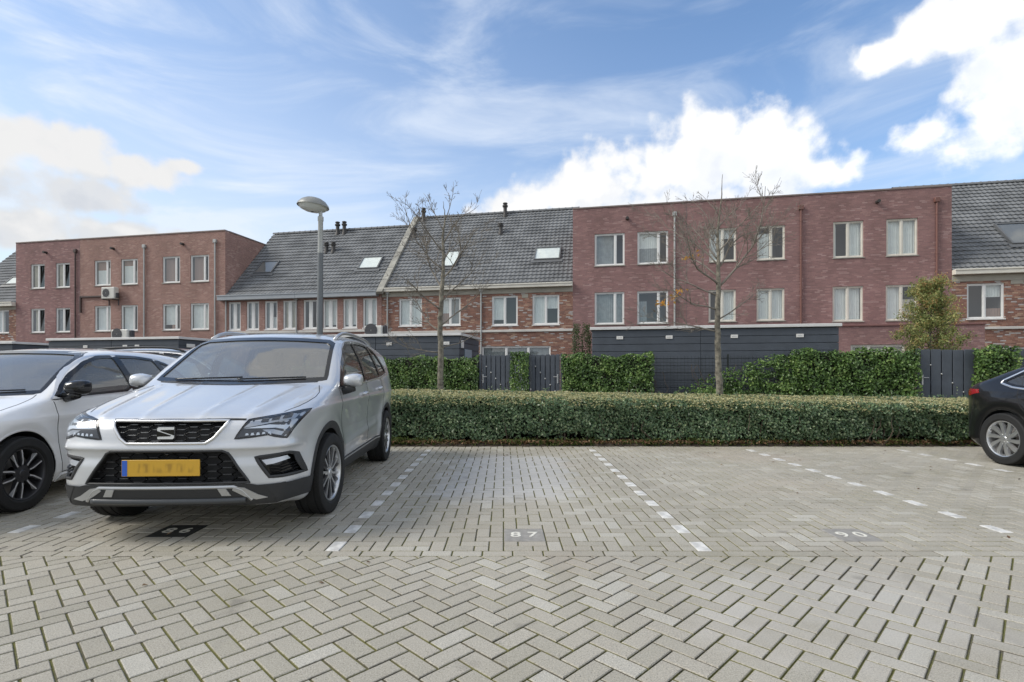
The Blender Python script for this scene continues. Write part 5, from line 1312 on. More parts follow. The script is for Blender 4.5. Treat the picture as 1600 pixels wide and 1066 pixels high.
def mirror_unit(parent, x, y, z, s, shell, foot, sc=1.0):
    """door mirror: rounded housing on a foot, glass facing back"""
    m = MB(); rows = []
    for (yy, a, b, dx) in ((-.115, .03, .02, .0), (-.10, .075, .05, .0), (-.06, .105, .074, .0), (0, .120, .085, 0), (.045, .120, .085, .002), (.062, .112, .078, .003)):
        ring = []
        for k in range(20):
            t = 2 * PI * k / 20; cx_, sz = math.cos(t), math.sin(t); e = .62
            ring.append((x + s * sc * (dx + a * math.copysign(abs(cx_) ** e, cx_)), y + yy * sc, z + sc * b * math.copysign(abs(sz) ** e, sz) * (1.0 if cx_ * 1 > -.3 else .9)))
        rows.append(ring)
    vs = [p for r_ in rows for p in r_]; fs = []
    for i in range(len(rows) - 1):
        for k in range(20):
            f = (i * 20 + k, i * 20 + (k + 1) % 20, (i + 1) * 20 + (k + 1) % 20, (i + 1) * 20 + k); fs.append(f if s > 0 else f[::-1])
    fs.append(tuple(range(20))[::-1] if s > 0 else tuple(range(20))); fs.append(tuple(range(100, 120)) if s > 0 else tuple(range(119, 99, -1)))
    m.add(vs, fs); mo = m.build('mirror', shell, parent, smooth=True, sharp=60)
    m = MB(); m.tube([(x - s * .14, y + .02, z - .10), (x - s * .05, y, z - .085), (x + s * .0, y - .01, z - .06)], [.05, .042, .05], 10); m.build('mirror_foot', foot, mo, smooth=True)
    m = MB(); m.quad((x - s * .1 * sc, y + .064 * sc, z - .065 * sc), (x + s * .1 * sc, y + .064 * sc, z - .065 * sc), (x + s * .1 * sc, y + .064 * sc, z + .065 * sc), (x - s * .1 * sc, y + .064 * sc, z + .065 * sc)); m.build('mirror_glass', chrome, mo)
    return mo
def handle(B, parent, y, z, s, mt):
    p = B.hit(np.array([(y, z), (y + .19, z + .012)]), 'side', s); m = MB()
    a, b = p; o_ = np.array([s, 0, 0]); q = [a - o_ * .006, a + o_ * .024 + (b - a) * .1, (a + b) / 2 + o_ * .030, b + o_ * .024 - (b - a) * .1, b - o_ * .006]
    m.tube([tuple(v) for v in q], [.012, .016, .017, .016, .012], 8); m.v = [(v[0], v[1], v[2]) for v in m.v]; return m.build('door_handle', mt, parent, smooth=True)
def seats(parent, rows, z0, x=.36):
    for (y, n) in rows:
        for xx in ((-x, x) if n == 2 else (-x, 0.0, x)):
            m = MB(); w = .24 if n == 2 else .20
            m.bbox(xx - w, xx + w, y - .28, y + .22, z0 - .12, z0 + .06, .05)
            m.add([(xx - w, y + .18, z0), (xx + w, y + .18, z0), (xx + w * .8, y + .40, z0 + .56), (xx - w * .8, y + .40, z0 + .56), (xx - w, y + .34, z0), (xx + w, y + .34, z0), (xx + w * .8, y + .50, z0 + .56), (xx - w * .8, y + .50, z0 + .56)], [(0, 1, 2, 3), (5, 4, 7, 6), (3, 2, 6, 7), (4, 0, 3, 7), (1, 5, 6, 2)])
            m.bbox(xx - .13, xx + .13, y + .40, y + .50, z0 + .60, z0 + .78, .035)
            m.build('seat', seat_m, parent, smooth=False)
def side_set(B, car, s, panes, glass, trim, rim_w, axis_off=.003):
    for i, P in enumerate(panes):
        patch(B, P, 'side', glass, 'side_window', car, off=-.006, res=.05, sgn=s)
        ribbon(B, P, rim_w, 'side', trim, 'window_trim', car, off=.0025, sgn=s, closed=True)
def seams(B, car, lines, s, w=.008):
    for P in lines: ribbon(B, P, w, 'side', MATS['dark_lining'], 'door_seam', car, off=.0012, sgn=s)
def carve(f, poly_d, f0, depth): return np.maximum(f, -np.maximum(poly_d, -(f0 + depth)))

# ------------------------------------------------------------------ the silver SUV
def suv():
    side = chaikin([(-.76, .235), (-.845, .285), (-.868, .40), (-.868, .60), (-.845, .74), (-.80, .845), (-.70, .905), (-.35, .985), (-.08, 1.040), (.10, 1.082), (.21, 1.110), (.57, 1.340), (.84, 1.505), (1.16, 1.602), (1.75, 1.650), (2.4, 1.628), (2.9, 1.565), (3.26, 1.485), (3.31, 1.44), (3.24, 1.33), (3.40, 1.05), (3.47, .95), (3.485, .70), (3.47, .42), (3.36, .30), (3.1, .24), (1.2, .20)], 2)
    plan = chaikin([(0, -.868), (.30, -.866), (.55, -.845), (.715, -.775), (.79, -.66), (.842, -.46), (.886, -.15), (.902, .2), (.908, .7), (.914, 1.9), (.928, 2.4), (.926, 2.8), (.90, 3.15), (.82, 3.38), (.62, 3.465), (0, 3.485)], 2, False)
    sect = [(0, .18), (.74, .19), (.82, .25), (.862, .34), (.885, .42), (.898, .50), (.893, .58), (.885, .66), (.898, .78), (.914, .87), (.924, .915), (.914, .955), (.890, 1.02), (.880, 1.055), (.856, 1.14), (.815, 1.27), (.762, 1.40), (.710, 1.50), (.640, 1.585), (.50, 1.64), (.2, 1.675), (0, 1.68)]
    AX, RA, ZR = (0.0, 2.638), .383, .345
    def extra(x, y, z):
        a = np.abs(x); out = 0
        for ay in AX:       # swollen arches
            d = np.sqrt((y - ay) ** 2 + (z - .36) ** 2); out = out - .020 * np.exp(-((d - .44) / .085) ** 2) * np.clip((a - .55) * 4, 0, 1)
        hood = np.clip((z - .80) * 10, 0, 1) * np.clip((.30 - y) * 4, 0, 1) * np.clip((y + .88) * 5, 0, 1)
        rid = .50 + .16 * np.clip((y + .75) / 1.3, 0, 1)
        out = out - .012 * hood * np.exp(-((a - rid) / .045) ** 2) + .005 * hood * np.exp(-((a - rid - .085) / .05) ** 2)
        out = out - .006 * np.exp(-((a - (.19 + .10 * np.clip((y + .8) / 1.3, 0, 1))) / .03) ** 2) * hood
        # crease from lamp to tail and the hollow below it
        zc = .905 + .025 * np.clip((y + .4) / 3.6, 0, 1)
        sd_ = np.clip((a - .7) * 6, 0, 1)
        out = out - .006 * sd_ * np.exp(-np.maximum(z - zc, 0) ** 2 / .0004 - np.maximum(zc - z, 0) ** 2 / .003)
        zl = .50 + .10 * np.clip((y - .5) / 2, 0, 1); out = out - .010 * sd_ * np.exp(-((z - zl) / .035) ** 2) * np.clip((y - .5) * 4, 0, 1) * np.clip((2.2 - y) * 4, 0, 1)
        # bumper: edge under the grille
        fr = np.clip((-.45 - y) * 6, 0, 1)
        out = out - .012 * fr * np.exp(-np.maximum(z - .665, 0) ** 2 / .0012 - np.maximum(.665 - z, 0) ** 2 / .00025) + .010 * fr * np.exp(-((z - .60) / .04) ** 2)
        out = out + .012 * fr * np.clip((.42 - z) * 12, 0, 1)
        return out
    B = Body(side, plan, sect, (.14, .10), .075, extra)
    W_scr = [(-.745, 1.130), (-.35, 1.107), (0, 1.10), (.35, 1.107), (.745, 1.130), (.655, 1.475), (.59, 1.508), (.3, 1.524), (0, 1.528), (-.3, 1.524), (-.59, 1.508), (-.655, 1.475)]
    rear_w = [(-.62, 1.10), (.62, 1.10), (.55, 1.38), (-.55, 1.38)]
    p1w = [(.39, 1.060), (1.49, 1.095), (1.475, 1.515), (1.22, 1.498), (.95, 1.415), (.67, 1.265)]
    p2w = [(1.575, 1.098), (2.36, 1.135), (2.24, 1.512), (1.90, 1.530), (1.565, 1.522)]
    p3w = [(2.43, 1.140), (2.86, 1.185), (2.80, 1.25), (2.58, 1.44), (2.32, 1.505)]
    grille = [(-.392, .850), (.392, .850), (.375, .815), (.315, .735), (.265, .700), (-.265, .700), (-.315, .735), (-.375, .815)]
    low = [(-.372, .648), (.372, .648), (.41, .63), (.552, .425), (-.552, .425), (-.41, .63)]
    fog = [(.585, .595), (.775, .612), (.80, .595), (.838, .450), (.675, .455)]
    gt, lt, ft = Tab(grille, (-1.2, .1), (1.2, 1.4)), Tab(low, (-1.2, .1), (1.2, 1.4)), Tab(fog, (-1.2, .1), (1.2, 1.4))
    ct = Tab([(-.40, .385), (.40, .385), (.42, .335), (-.42, .335)], (-1.2, .1), (1.2, 1.4))
    wt, rt = Tab(W_scr, (-1.2, .1), (1.2, 2)), Tab(rear_w, (-1.2, .1), (1.2, 2)); st = [Tab(q, (-1.2, .1), (4, 2)) for q in (p1w, p2w, p3w)]
    def fn(x, y, z):
        f0 = B.f0(x, y, z); zz = x * 0 + y * 0 + z * 0; a = np.abs(x); X, Y, Z, A = x + zz, y + zz, z + zz, a + zz; f = f0
        fr = Y + .2
        f = carve(f, np.maximum(gt(X, Z), fr), f0, .055); f = carve(f, np.maximum(lt(X, Z), fr), f0, .075); f = carve(f, np.maximum(ft(A, Z), fr), f0, .05); f = carve(f, np.maximum(ct(X, Z), fr), f0, .06)
        for ay in AX:
            d = np.sqrt((Y - ay) ** 2 + (Z - ZR) ** 2) - RA
            f = np.maximum(f, -np.maximum(np.maximum(d, .56 - A), Z - .95))
        f = np.maximum(f, -np.maximum(np.maximum(f0 + .04, .60 - Z), np.maximum(.46 - Y, Y - 3.2)))
        f = np.maximum(f, -np.maximum(wt(X, Z), Y - 1.55)); f = np.maximum(f, -np.maximum(rt(X, Z), 2.95 - Y))
        for t in st: f = np.maximum(f, -np.maximum(t(Y, Z), .45 - A))
        return f
    car = empty('parked_car', (-2.36, 4.50, 0), R(2.5), label='silver SUV parked on bay 86 with an orange number plate', cat='car', group='parked cars')
    bo = link('body', B.mesh('body', fn, .0135, (-.97, -.92, .16), (.97, 3.53, 1.66)), car, [paint_silver, lining])
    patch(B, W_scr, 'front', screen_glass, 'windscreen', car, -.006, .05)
    ribbon(B, W_scr, .034, 'front', gloss_black, 'windscreen_frame', car, off=.002, closed=True)
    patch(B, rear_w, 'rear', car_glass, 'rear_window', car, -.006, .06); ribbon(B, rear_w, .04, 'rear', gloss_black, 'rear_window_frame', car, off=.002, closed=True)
    for s in (1, -1):
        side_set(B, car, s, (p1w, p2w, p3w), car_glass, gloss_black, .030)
        ribbon(B, [(1.53, 1.10), (1.52, 1.515)], .085, 'side', gloss_black, 'door_pillar', car, .003, s); ribbon(B, [(2.395, 1.142), (2.28, 1.505)], .06, 'side', gloss_black, 'door_pillar', car, .003, s)
        ribbon(B, [(.35, 1.044), (1.5, 1.077), (2.4, 1.118), (2.88, 1.168)], .014, 'side', chrome, 'belt_trim', car, .004, s, thick=.003)
        ribbon(B, chaikin([(.35, 1.048), (.65, 1.285), (.93, 1.44), (1.20, 1.525), (1.9, 1.555), (2.3, 1.538), (2.62, 1.46), (2.90, 1.2)], 2, False), .012, 'side', chrome, 'roof_trim', car, .003, s, thick=.003)
        # cladding round the arches and along the sill
        for ay in AX:
            an = np.linspace(-.30, PI + .30, 40) if ay > 1 else np.linspace(-.24, PI + .12, 40)
            ribbon(B, [(ay + (RA + .020) * math.cos(t), ZR + (RA + .020) * math.sin(t)) for t in an], .062, 'side', plastic, 'arch_cladding', car, .006, s, thick=.006)
        patch(B, [(.36, .22), (2.27, .22), (2.27, .37), (2.2, .40), (.45, .385), (.38, .36)], 'side', plastic, 'sill_cladding', car, .006, .06, s, thick=.012)
        ribbon(B, [(.46, .365), (2.2, .378)], .014, 'side', satin, 'sill_trim', car, .009, s)
        seams(B, car, [chaikin([(.42, .40), (.40, .62), (.40, .86), (.36, 1.03)], 2, False), [(1.535, .40), (1.53, .75), (1.53, 1.08)], chaikin([(2.24, .50), (2.38, .76), (2.44, .95), (2.40, 1.11)], 2, False)], s)
        handle(B, car, 1.22, .955, s, paint_silver); handle(B, car, 2.12, .985, s, paint_silver)
        mirror_unit(car, s * .968, .46, 1.115, s, paint_silver, plastic, .74)
        # roof rail
        pr = np.array([(s * .63, y) for y in np.linspace(1.08, 2.95, 14)]); q = B.hit(pr, 'top'); lift = np.interp(np.linspace(0, 1, 14), [0, .08, .18, .8, .93, 1], [0, .030, .050, .046, .028, 0]); q[:, 2] += lift
        m = MB(); m.tube([tuple(v) for v in q], [.018, .019] + [.019] * 11 + [.014], 8); m.build('roof_rail', satin, car, smooth=True)
        # head lamp: clear cover over a dark housing with bright units
        hl_ = [(s * x, z) for x, z in [(.520, .852), (.66, .873), (.835, .905), (.83, .885), (.765, .722), (.70, .738), (.66, .752), (.56, .738), (.452, .728)]]
        h = patch(B, hl_, 'front', lamp_dark, 'headlight', car, .0015, .03)
        ribbon(B, hl_, .013, 'front', gloss_black, 'lamp_edge', h, off=.004, closed=True)
        for P, mt in (([(.535, .835), (.80, .880), (.788, .850), (.56, .808), (.50, .800)], lamp_bright), ([(.50, .795), (.66, .818), (.775, .808), (.76, .780), (.70, .795), (.63, .795)], lamp_led), ([(.62, .785), (.69, .785), (.75, .765), (.735, .742), (.70, .752), (.65, .768)], lamp_bright)):
            patch(B, [(s * x, z) for x, z in P], 'front', mt, 'lamp_unit', h, .004, .03)
        for k in range(5): c = .515 + k * .035; patch(B, [(s * c, .748), (s * (c + .024), .750), (s * (c + .018), .764 + .002 * k), (s * (c + .004), .762 + .002 * k)], 'front', lamp_led, 'lamp_unit', h, .004, .03)
        for k in range(3): c = .60 + k * .062; patch(B, [(s * c, .832 + .010 * k), (s * (c + .045), .838 + .010 * k), (s * (c + .045), .856 + .012 * k), (s * c, .850 + .012 * k)], 'front', lamp_dark, 'lamp_unit', h, .006, .03)
        patch(B, [(s * x, z) for x, z in [(.525, .848), (.66, .869), (.83, .900), (.763, .727), (.66, .757), (.56, .743), (.458, .733)]], 'front', lamp_glass, 'lamp_cover', h, .012, .04)
        # fog lamp in its recess
        fo = patch(B, [(s * x, z) for x, z in fog], 'front', gloss_black, 'fog_lamp', car, -.040, .03)
        ribbon(B, [(s * x, z) for x, z in fog], .022, 'front', plastic, 'surround', fo, off=.003, closed=True, thick=.003)
        patch(B, [(s * x, z) for x, z in [(.625, .575), (.77, .592), (.785, .568), (.70, .545), (.655, .540)]], 'front', lamp_bright, 'lens', fo, -.012, .03)
        for k in range(4): z = .53 - k * .022; ribbon(B, [(s * (.672 + k * .004), z), (s * .75, z - .012), (s * .815, z + .004)], .006, 'front', plastic, 'slat', fo, -.014, thick=.004)
        tl = [(s * x, z) for x, z in [(.58, .97), (.82, 1.0), (.86, .93), (.80, .86), (.60, .87)]]; patch(B, tl, 'rear', red_lamp, 'tail_light', car, .004, .04, thick=.01)
    # honeycomb of flat, wide hexagons
    def honey(poly, z0, dz, dx, off, r, mt, name, parent):
        T_ = Tab(poly, (-1.2, .1), (1.2, 1.4)); lo = min(p[1] for p in poly); hi = max(p[1] for p in poly)
        segs = []
        for j in range(int((hi - lo) / dz) + 3):
            for i in range(-8, 9):
                cx_ = i * dx + (dx / 2 if j % 2 else 0); cz = z0 + (j - 1) * dz
                w1, w2 = dx * .15, dx * .35
                for sg in (-1, 1): segs += [[(cx_ + sg * w1, cz + dz), (cx_ + sg * w2, cz)], [(cx_ + sg * w2, cz), (cx_ + sg * w1, cz - dz)]]
                segs.append([(cx_ - w1, cz + dz), (cx_ + w1, cz + dz)])
        m = MB()
        for sg in segs:
            q = resample(sg, .03, False); ok = T_(q[:, 0], q[:, 1]) < .004
            if ok.sum() < 2: continue
            q = q[ok]; p = B.hit(q, 'front'); p = p + B.grad(p) * off; m.tube([tuple(v) for v in p], r, 5, cap=False)
        return m.build(name, mt, parent, smooth=True)
    g_ = patch(B, [(x * .985, z) for x, z in grille], 'front', lining, 'grille', car, -.050, .05)
    honey(grille, .700, .0195, .165, -.018, .0040, mat('grille_web', (.16, .165, .17), .3, .6), 'grille_web', g_)
    tube_on(B, grille, .0105, 'front', chrome, 'grille_frame', g_, .002, closed=True)
    ribbon(B, [(-.40, .858), (.40, .858), (.50, .856)], .009, 'front', lining, 'bonnet_seam', car, .004)
    l_ = patch(B, low, 'front', lining, 'lower_grille', car, -.068, .05)
    honey(low, .43, .0245, .20, -.030, .0038, mat('lower_grille_web', (.065, .066, .068), .4, .3), 'grille_web', l_)
    tube_on(B, low, .009, 'front', plastic, 'grille_frame', l_, .0, closed=True)
    # badge: a rounded square split by the sweep of an S
    p0 = B.hit(np.array([(0, .773)]), 'front')[0]; em = empty('badge', tuple(p0 + np.array([0, -.012, 0]))); em.parent = car
    bpy.data.objects.remove(em)
    m = MB(); rr_ = [(-.062, -.036), (-.05, -.047), (.05, -.047), (.062, -.036), (.064, .036), (.052, .047), (-.052, .047), (-.064, .036)]
    m.prism(rr_, 0, .010, .003); m.v = [(v[0], -v[2], v[1]) for v in m.v]; m.f = [q[::-1] for q in m.f]; m.f = [q[::-1] for q in m.f]
    bd = m.build('badge', gloss_black, g_, smooth=False); bd.location = tuple(p0 + np.array([0, -.002, 0]))
    def flat(P, d0, d1, mt, nm, par):
        m = MB(); m.prism(P, d0, d1, 0); m.v = [(v[0], -v[2], v[1]) for v in m.v]; return m.build(nm, mt, par)
    em = flat([(-.055, -.041), (.046, -.041), (.056, -.032), (.057, .041), (-.046, .041), (-.057, .032)], .010, .015, mat('emblem_silver', (.80, .81, .82), .38, .5), 'emblem', bd)
    flat([(.058, .024), (-.030, .022), (-.037, .016), (.058, -.016)], .0152, .0165, gloss_black, 'emblem_gap', bd); flat([(-.058, -.024), (.030, -.022), (.037, -.016), (-.058, .016)], .0152, .0165, gloss_black, 'emblem_gap', bd)
    # number plate
    pp = B.hit(np.array([(-.02, .537)]), 'front')[0]; m = MB(); m.bbox(-.26, .26, -.006, .004, -.056, .056, .004); pl = m.build('number_plate', plate_y, car); pl.location = (-.02, pp[1] - .012, .537)
    m = MB(); m.box(-.256, -.222, -.0075, -.0062, -.053, .053); m.build('country_band', plate_blue, pl)
    m = MB(); m.box(-.20, .20, .004, .06, -.03, .03); m.build('plate_mount', plastic, pl)
    m = MB(); p3 = B.hit(np.array([(0, .625)]), 'front')[0]; m.lathe([(.0, -.006), (.012, -.004), (.014, .006)], 12, (p3[0], p3[1] + .01, p3[2]), 'y'); m.build('camera_lens', gloss_black, l_, smooth=True)
    # lower bumper in black with a satin skid frame
    patch(B, [(-.76, .408), (-.60, .405), (-.552, .417), (.552, .417), (.60, .405), (.76, .408), (.74, .275), (.70, .265), (-.70, .265), (-.74, .275)], 'front', plastic, 'lower_bumper', car, .007, .03)
    for s in (1, -1): patch(B, [(-.78, .406), (-.365, .398), (-.375, .27), (-.72, .275)], 'side', plastic, 'lower_bumper', car, .009, .03, s)
    sk = ribbon(B, [(-.56, .300), (-.50, .375), (-.45, .398), (.45, .398), (.50, .375), (.56, .300)], .022, 'front', satin, 'skid_frame', car, .008, thick=.006)
    for s in (1, -1):
        patch(B, [(s * .45, .402), (s * .52, .390), (s * .60, .338), (s * .66, .312), (s * .59, .302), (s * .52, .325), (s * .44, .376)], 'front', satin, 'skid_end', sk, .012, .03, thick=.01)
        patch(B, [(s * .345, .388), (s * .40, .388), (s * .43, .335), (s * .37, .335)], 'front', satin, 'skid_end', sk, .012, .03, thick=.01)
    tube_on(B, [(-.52, .302), (-.3, .300), (.3, .300), (.52, .302)], .022, 'front', mat('lip_plastic', (.06, .066, .072), .4), 'bumper_lip', car, .004)
    for k in range(-3, 4): 
        q = B.hit(np.array([(k * .1, .36)]), 'front')[0]; m = MB(); m.box(q[0] - .005, q[0] + .005, q[1] - .002, q[1] + .05, .335, .385); m.build('intake_rib', plastic, car)
    # bonnet outline, wipers, screen base
    ribbon(B, chaikin([(-.72, .24), (-.80, -.02), (-.77, -.35), (-.70, -.55)], 1, False), .006, 'top', lining, 'bonnet_seam', car, .0012); ribbon(B, chaikin([(.72, .24), (.80, -.02), (.77, -.35), (.70, -.55)], 1, False), .006, 'top', lining, 'bonnet_seam', car, .0012)
    patch(B, [(-.70, 1.122), (-.35, 1.104), (0, 1.099), (.35, 1.104), (.70, 1.122), (.69, 1.100), (.3, 1.083), (0, 1.078), (-.3, 1.083), (-.69, 1.100)], 'front', plastic, 'cowl', car, .002, .04)
    for (x0, x1, z1) in ((-.55, .05, 1.135), (.02, .58, 1.135)): tube_on(B, [(x0, 1.118), (x1, z1)], .007, 'front', gloss_black, 'wiper', car, .014)
    m = MB(); m.bbox(-.74, .74, .45, .90, .72, 1.03, .06); m.build('dashboard', dash_m, car); seats(car, ((1.42, 2), (2.25, 3)), .66)
    m = MB(); m.lathe([(.18 + .014 * math.cos(t), .014 * math.sin(t)) for t in np.linspace(0, 2 * PI, 9)], 24, (0, 0, 0), 'y'); m.bbox(-.17, .17, -.01, .01, -.02, .02, .005)
    sw = m.build('steering_wheel', gloss_black, car, smooth=True); sw.location = (.36, .98, 1.0); sw.rotation_euler = (R(-25), 0, 0)
    m = MB(); m.bbox(-.11, .11, 1.12, 1.15, 1.43, 1.485, .02); m.build('inner_mirror', gloss_black, car)
    for x, s in ((.80, 1), (-.80, -1)):
        wheel(car, x, 0, .338, .215, s, 'multi', R(-3)); wheel(car, x, 2.638, .338, .215, s, 'multi')
    return car, B
CARS = {}
car1, B1 = suv()

# ------------------------------------------------------------------ the white hatchback
def hatch():
    side = chaikin([(-.74, .20), (-.83, .25), (-.855, .36), (-.858, .52), (-.84, .62), (-.79, .70), (-.66, .775), (-.30, .865), (-.05, .922), (.16, .960), (.28, .99), (.70, 1.24), (.92, 1.350), (1.20, 1.430), (1.70, 1.478), (2.2, 1.478), (2.7, 1.435), (3.16, 1.365), (3.26, 1.335), (3.20, 1.26), (3.34, 1.02), (3.40, .90), (3.42, .66), (3.40, .42), (3.30, .28), (3.05, .20), (1.2, .15)], 2)
    plan = chaikin([(0, -.858), (.30, -.852), (.52, -.825), (.69, -.75), (.79, -.63), (.850, -.44), (.895, -.14), (.900, .2), (.890, .7), (.890, 1.9), (.905, 2.4), (.898, 2.8), (.86, 3.12), (.76, 3.32), (.56, 3.40), (0, 3.42)], 2, False)
    sect = [(0, .13), (.74, .14), (.82, .19), (.87, .26), (.884, .34), (.874, .44), (.866, .54), (.880, .66), (.898, .75), (.902, .79), (.892, .83), (.868, .90), (.855, .94), (.825, 1.02), (.765, 1.15), (.70, 1.27), (.645, 1.36), (.57, 1.425), (.45, 1.465), (.2, 1.495), (0, 1.50)]
    AX, RA, ZR = (0.0, 2.636), .362, .325
    def extra(x, y, z):
        a = np.abs(x); out = 0
        for ay in AX:
            d = np.sqrt((y - ay) ** 2 + (z - .34) ** 2); out = out - .018 * np.exp(-((d - .41) / .07) ** 2) * np.clip((a - .55) * 4, 0, 1)
        zc = .785 + .03 * np.clip((y + .4) / 3.6, 0, 1); sd_ = np.clip((a - .7) * 6, 0, 1)
        out = out - .006 * sd_ * np.exp(-np.maximum(z - zc, 0) ** 2 / .0004 - np.maximum(zc - z, 0) ** 2 / .003)
        zl = .38 + .10 * np.clip((y - .5) / 2, 0, 1); out = out - .010 * sd_ * np.exp(-((z - zl) / .035) ** 2) * np.clip((y - .5) * 4, 0, 1) * np.clip((2.2 - y) * 4, 0, 1)
        hood = np.clip((z - .70) * 10, 0, 1) * np.clip((.25 - y) * 4, 0, 1)
        out = out - .009 * hood * np.exp(-((a - .50) / .04) ** 2)
        return out
    B = Body(side, plan, sect, (.13, .10), .07, extra)
    W_scr = [(-.70, 1.005), (-.35, .985), (0, .98), (.35, .985), (.70, 1.005), (.585, 1.345), (.515, 1.388), (.3, 1.400), (0, 1.404), (-.3, 1.400), (-.515, 1.388), (-.585, 1.345)]
    rear_w = [(-.56, 1.02), (.56, 1.02), (.48, 1.24), (-.48, 1.24)]
    p1w = chaikin([(.39, .950), (1.52, .985), (1.46, 1.362), (1.22, 1.352), (.97, 1.285), (.71, 1.160)], 1, w=.10)
    p2w = [(1.60, .990), (2.34, 1.030), (2.16, 1.338), (1.85, 1.366), (1.54, 1.366)]
    p3w = [(2.41, 1.036), (2.70, 1.085), (2.62, 1.17), (2.45, 1.27), (2.24, 1.325)]
    wt, rt = Tab(W_scr, (-1.2, .1), (1.2, 2)), Tab(rear_w, (-1.2, .1), (1.2, 2)); st = [Tab(q, (-1.2, .1), (4, 2)) for q in (p1w, p2w, p3w)]
    low = [(-.50, .40), (.50, .40), (.58, .24), (-.58, .24)]; grl = [(-.34, .69), (.34, .69), (.28, .585), (-.28, .585)]
    lt, gt = Tab(low, (-1.2, .1), (1.2, 1.4)), Tab(grl, (-1.2, .1), (1.2, 1.4))
    def fn(x, y, z):
        f0 = B.f0(x, y, z); zz = x * 0 + y * 0 + z * 0; a = np.abs(x); X, Y, Z, A = x + zz, y + zz, z + zz, a + zz; f = f0; fr = Y + .2
        f = carve(f, np.maximum(lt(X, Z), fr), f0, .05); f = carve(f, np.maximum(gt(X, Z), fr), f0, .04)
        for ay in AX:
            d = np.sqrt((Y - ay) ** 2 + (Z - ZR) ** 2) - RA; f = np.maximum(f, -np.maximum(np.maximum(d, .56 - A), Z - .9))
        f = np.maximum(f, -np.maximum(np.maximum(f0 + .04, .52 - Z), np.maximum(.46 - Y, Y - 3.1)))
        f = np.maximum(f, -np.maximum(wt(X, Z), Y - 1.55)); f = np.maximum(f, -np.maximum(rt(X, Z), 2.9 - Y))
        for t in st: f = np.maximum(f, -np.maximum(t(Y, Z), .42 - A))
        return f
    car = empty('parked_car', (-5.0, 4.535, 0), R(2.5), label='white hatchback with black wheels cut by the left edge of the view', cat='car', group='parked cars')
    link('body', B.mesh('body', fn, .016, (-.96, -.90, .10), (.96, 3.48, 1.52)), car, [paint_white, lining])
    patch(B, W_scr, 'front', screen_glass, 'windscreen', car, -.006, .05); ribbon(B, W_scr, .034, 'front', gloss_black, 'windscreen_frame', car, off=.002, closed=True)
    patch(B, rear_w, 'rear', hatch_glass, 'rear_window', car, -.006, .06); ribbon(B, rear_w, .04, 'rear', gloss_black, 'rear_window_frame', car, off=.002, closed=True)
    for s in (1, -1):
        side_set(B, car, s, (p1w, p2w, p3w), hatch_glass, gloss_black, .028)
        ribbon(B, [(1.56, .99), (1.50, 1.364)], .085, 'side', gloss_black, 'door_pillar', car, .003, s); ribbon(B, [(2.375, 1.035), (2.20, 1.328)], .045, 'side', gloss_black, 'door_pillar', car, .003, s)
        ribbon(B, [(.36, .934), (1.5, .968), (2.36, 1.014), (2.72, 1.068)], .011, 'side', chrome, 'belt_trim', car, .003, s)
        ribbon(B, chaikin([(.36, .938), (.69, 1.182), (.95, 1.312), (1.20, 1.380), (1.85, 1.388), (2.2, 1.358), (2.5, 1.28), (2.72, 1.09)], 2, False), .010, 'side', chrome, 'roof_trim', car, .003, s)
        for ay in AX: ribbon(B, [(ay + (RA + .006) * math.cos(t), ZR + (RA + .006) * math.sin(t)) for t in np.linspace(-.28, PI + .28, 48)], .018, 'side', paint_white, 'arch_lip', car, .003, s, thick=.002)
        patch(B, [(.40, .175), (2.24, .175), (2.22, .235), (.42, .235)], 'side', paint_white, 'sill_panel', car, .012, .06, s, thick=.016)
        seams(B, car, [chaikin([(.44, .255), (.40, .50), (.39, .74), (.37, .92)], 2, False), [(1.57, .26), (1.565, .65), (1.56, .965)], chaikin([(2.22, .38), (2.36, .66), (2.43, .84), (2.40, 1.0)], 2, False), [(.44, .255), (2.2, .275)]], s, .007)
        handle(B, car, 1.25, .855, s, paint_white); handle(B, car, 2.12, .885, s, paint_white)
        mirror_unit(car, s * .965, .50, 1.045, s, gloss_black, gloss_black, .85)
        hl_ = [(s * x, z) for x, z in [(.44, .715), (.62, .755), (.80, .80), (.80, .77), (.70, .655), (.44, .635)]]
        h = patch(B, hl_, 'front', lamp_dark, 'headlight', car, .002, .04); ribbon(B, hl_, .012, 'front', gloss_black, 'lamp_edge', h, off=.004, closed=True)
        patch(B, [(s * x, z) for x, z in [(.48, .70), (.74, .765), (.69, .68), (.5, .66)]], 'front', lamp_bright, 'lamp_unit', h, .004, .04); patch(B, hl_, 'front', lamp_glass, 'lamp_cover', h, .010, .05)
        patch(B, [(s * x, z) for x, z in [(.52, .83), (.80, .86), (.82, .78), (.54, .74)]], 'rear', red_lamp, 'tail_light', car, .004, .05, thick=.01)
    patch(B, low, 'front', lining, 'lower_grille', car, -.045, .06); g_ = patch(B, grl, 'front', lining, 'grille', car, -.036, .06); tube_on(B, grl, .009, 'front', chrome, 'grille_frame', g_, .002, closed=True)
    for k in range(3): ribbon(B, [(-.31, .61 + k * .028), (.31, .61 + k * .028)], .007, 'front', plastic, 'grille_bar', g_, -.012)
    pp = B.hit(np.array([(0, .46)]), 'front')[0]; m = MB(); m.bbox(-.26, .26, -.006, .004, -.056, .056, .004); pl = m.build('number_plate', plate_y, car); pl.location = (0, pp[1] - .012, .46)
    ribbon(B, chaikin([(-.70, .36), (-.775, .0), (-.74, -.35), (-.66, -.6)], 1, False), .006, 'top', lining, 'bonnet_seam', car, .0012); ribbon(B, chaikin([(.70, .36), (.775, .0), (.74, -.35), (.66, -.6)], 1, False), .006, 'top', lining, 'bonnet_seam', car, .0012)
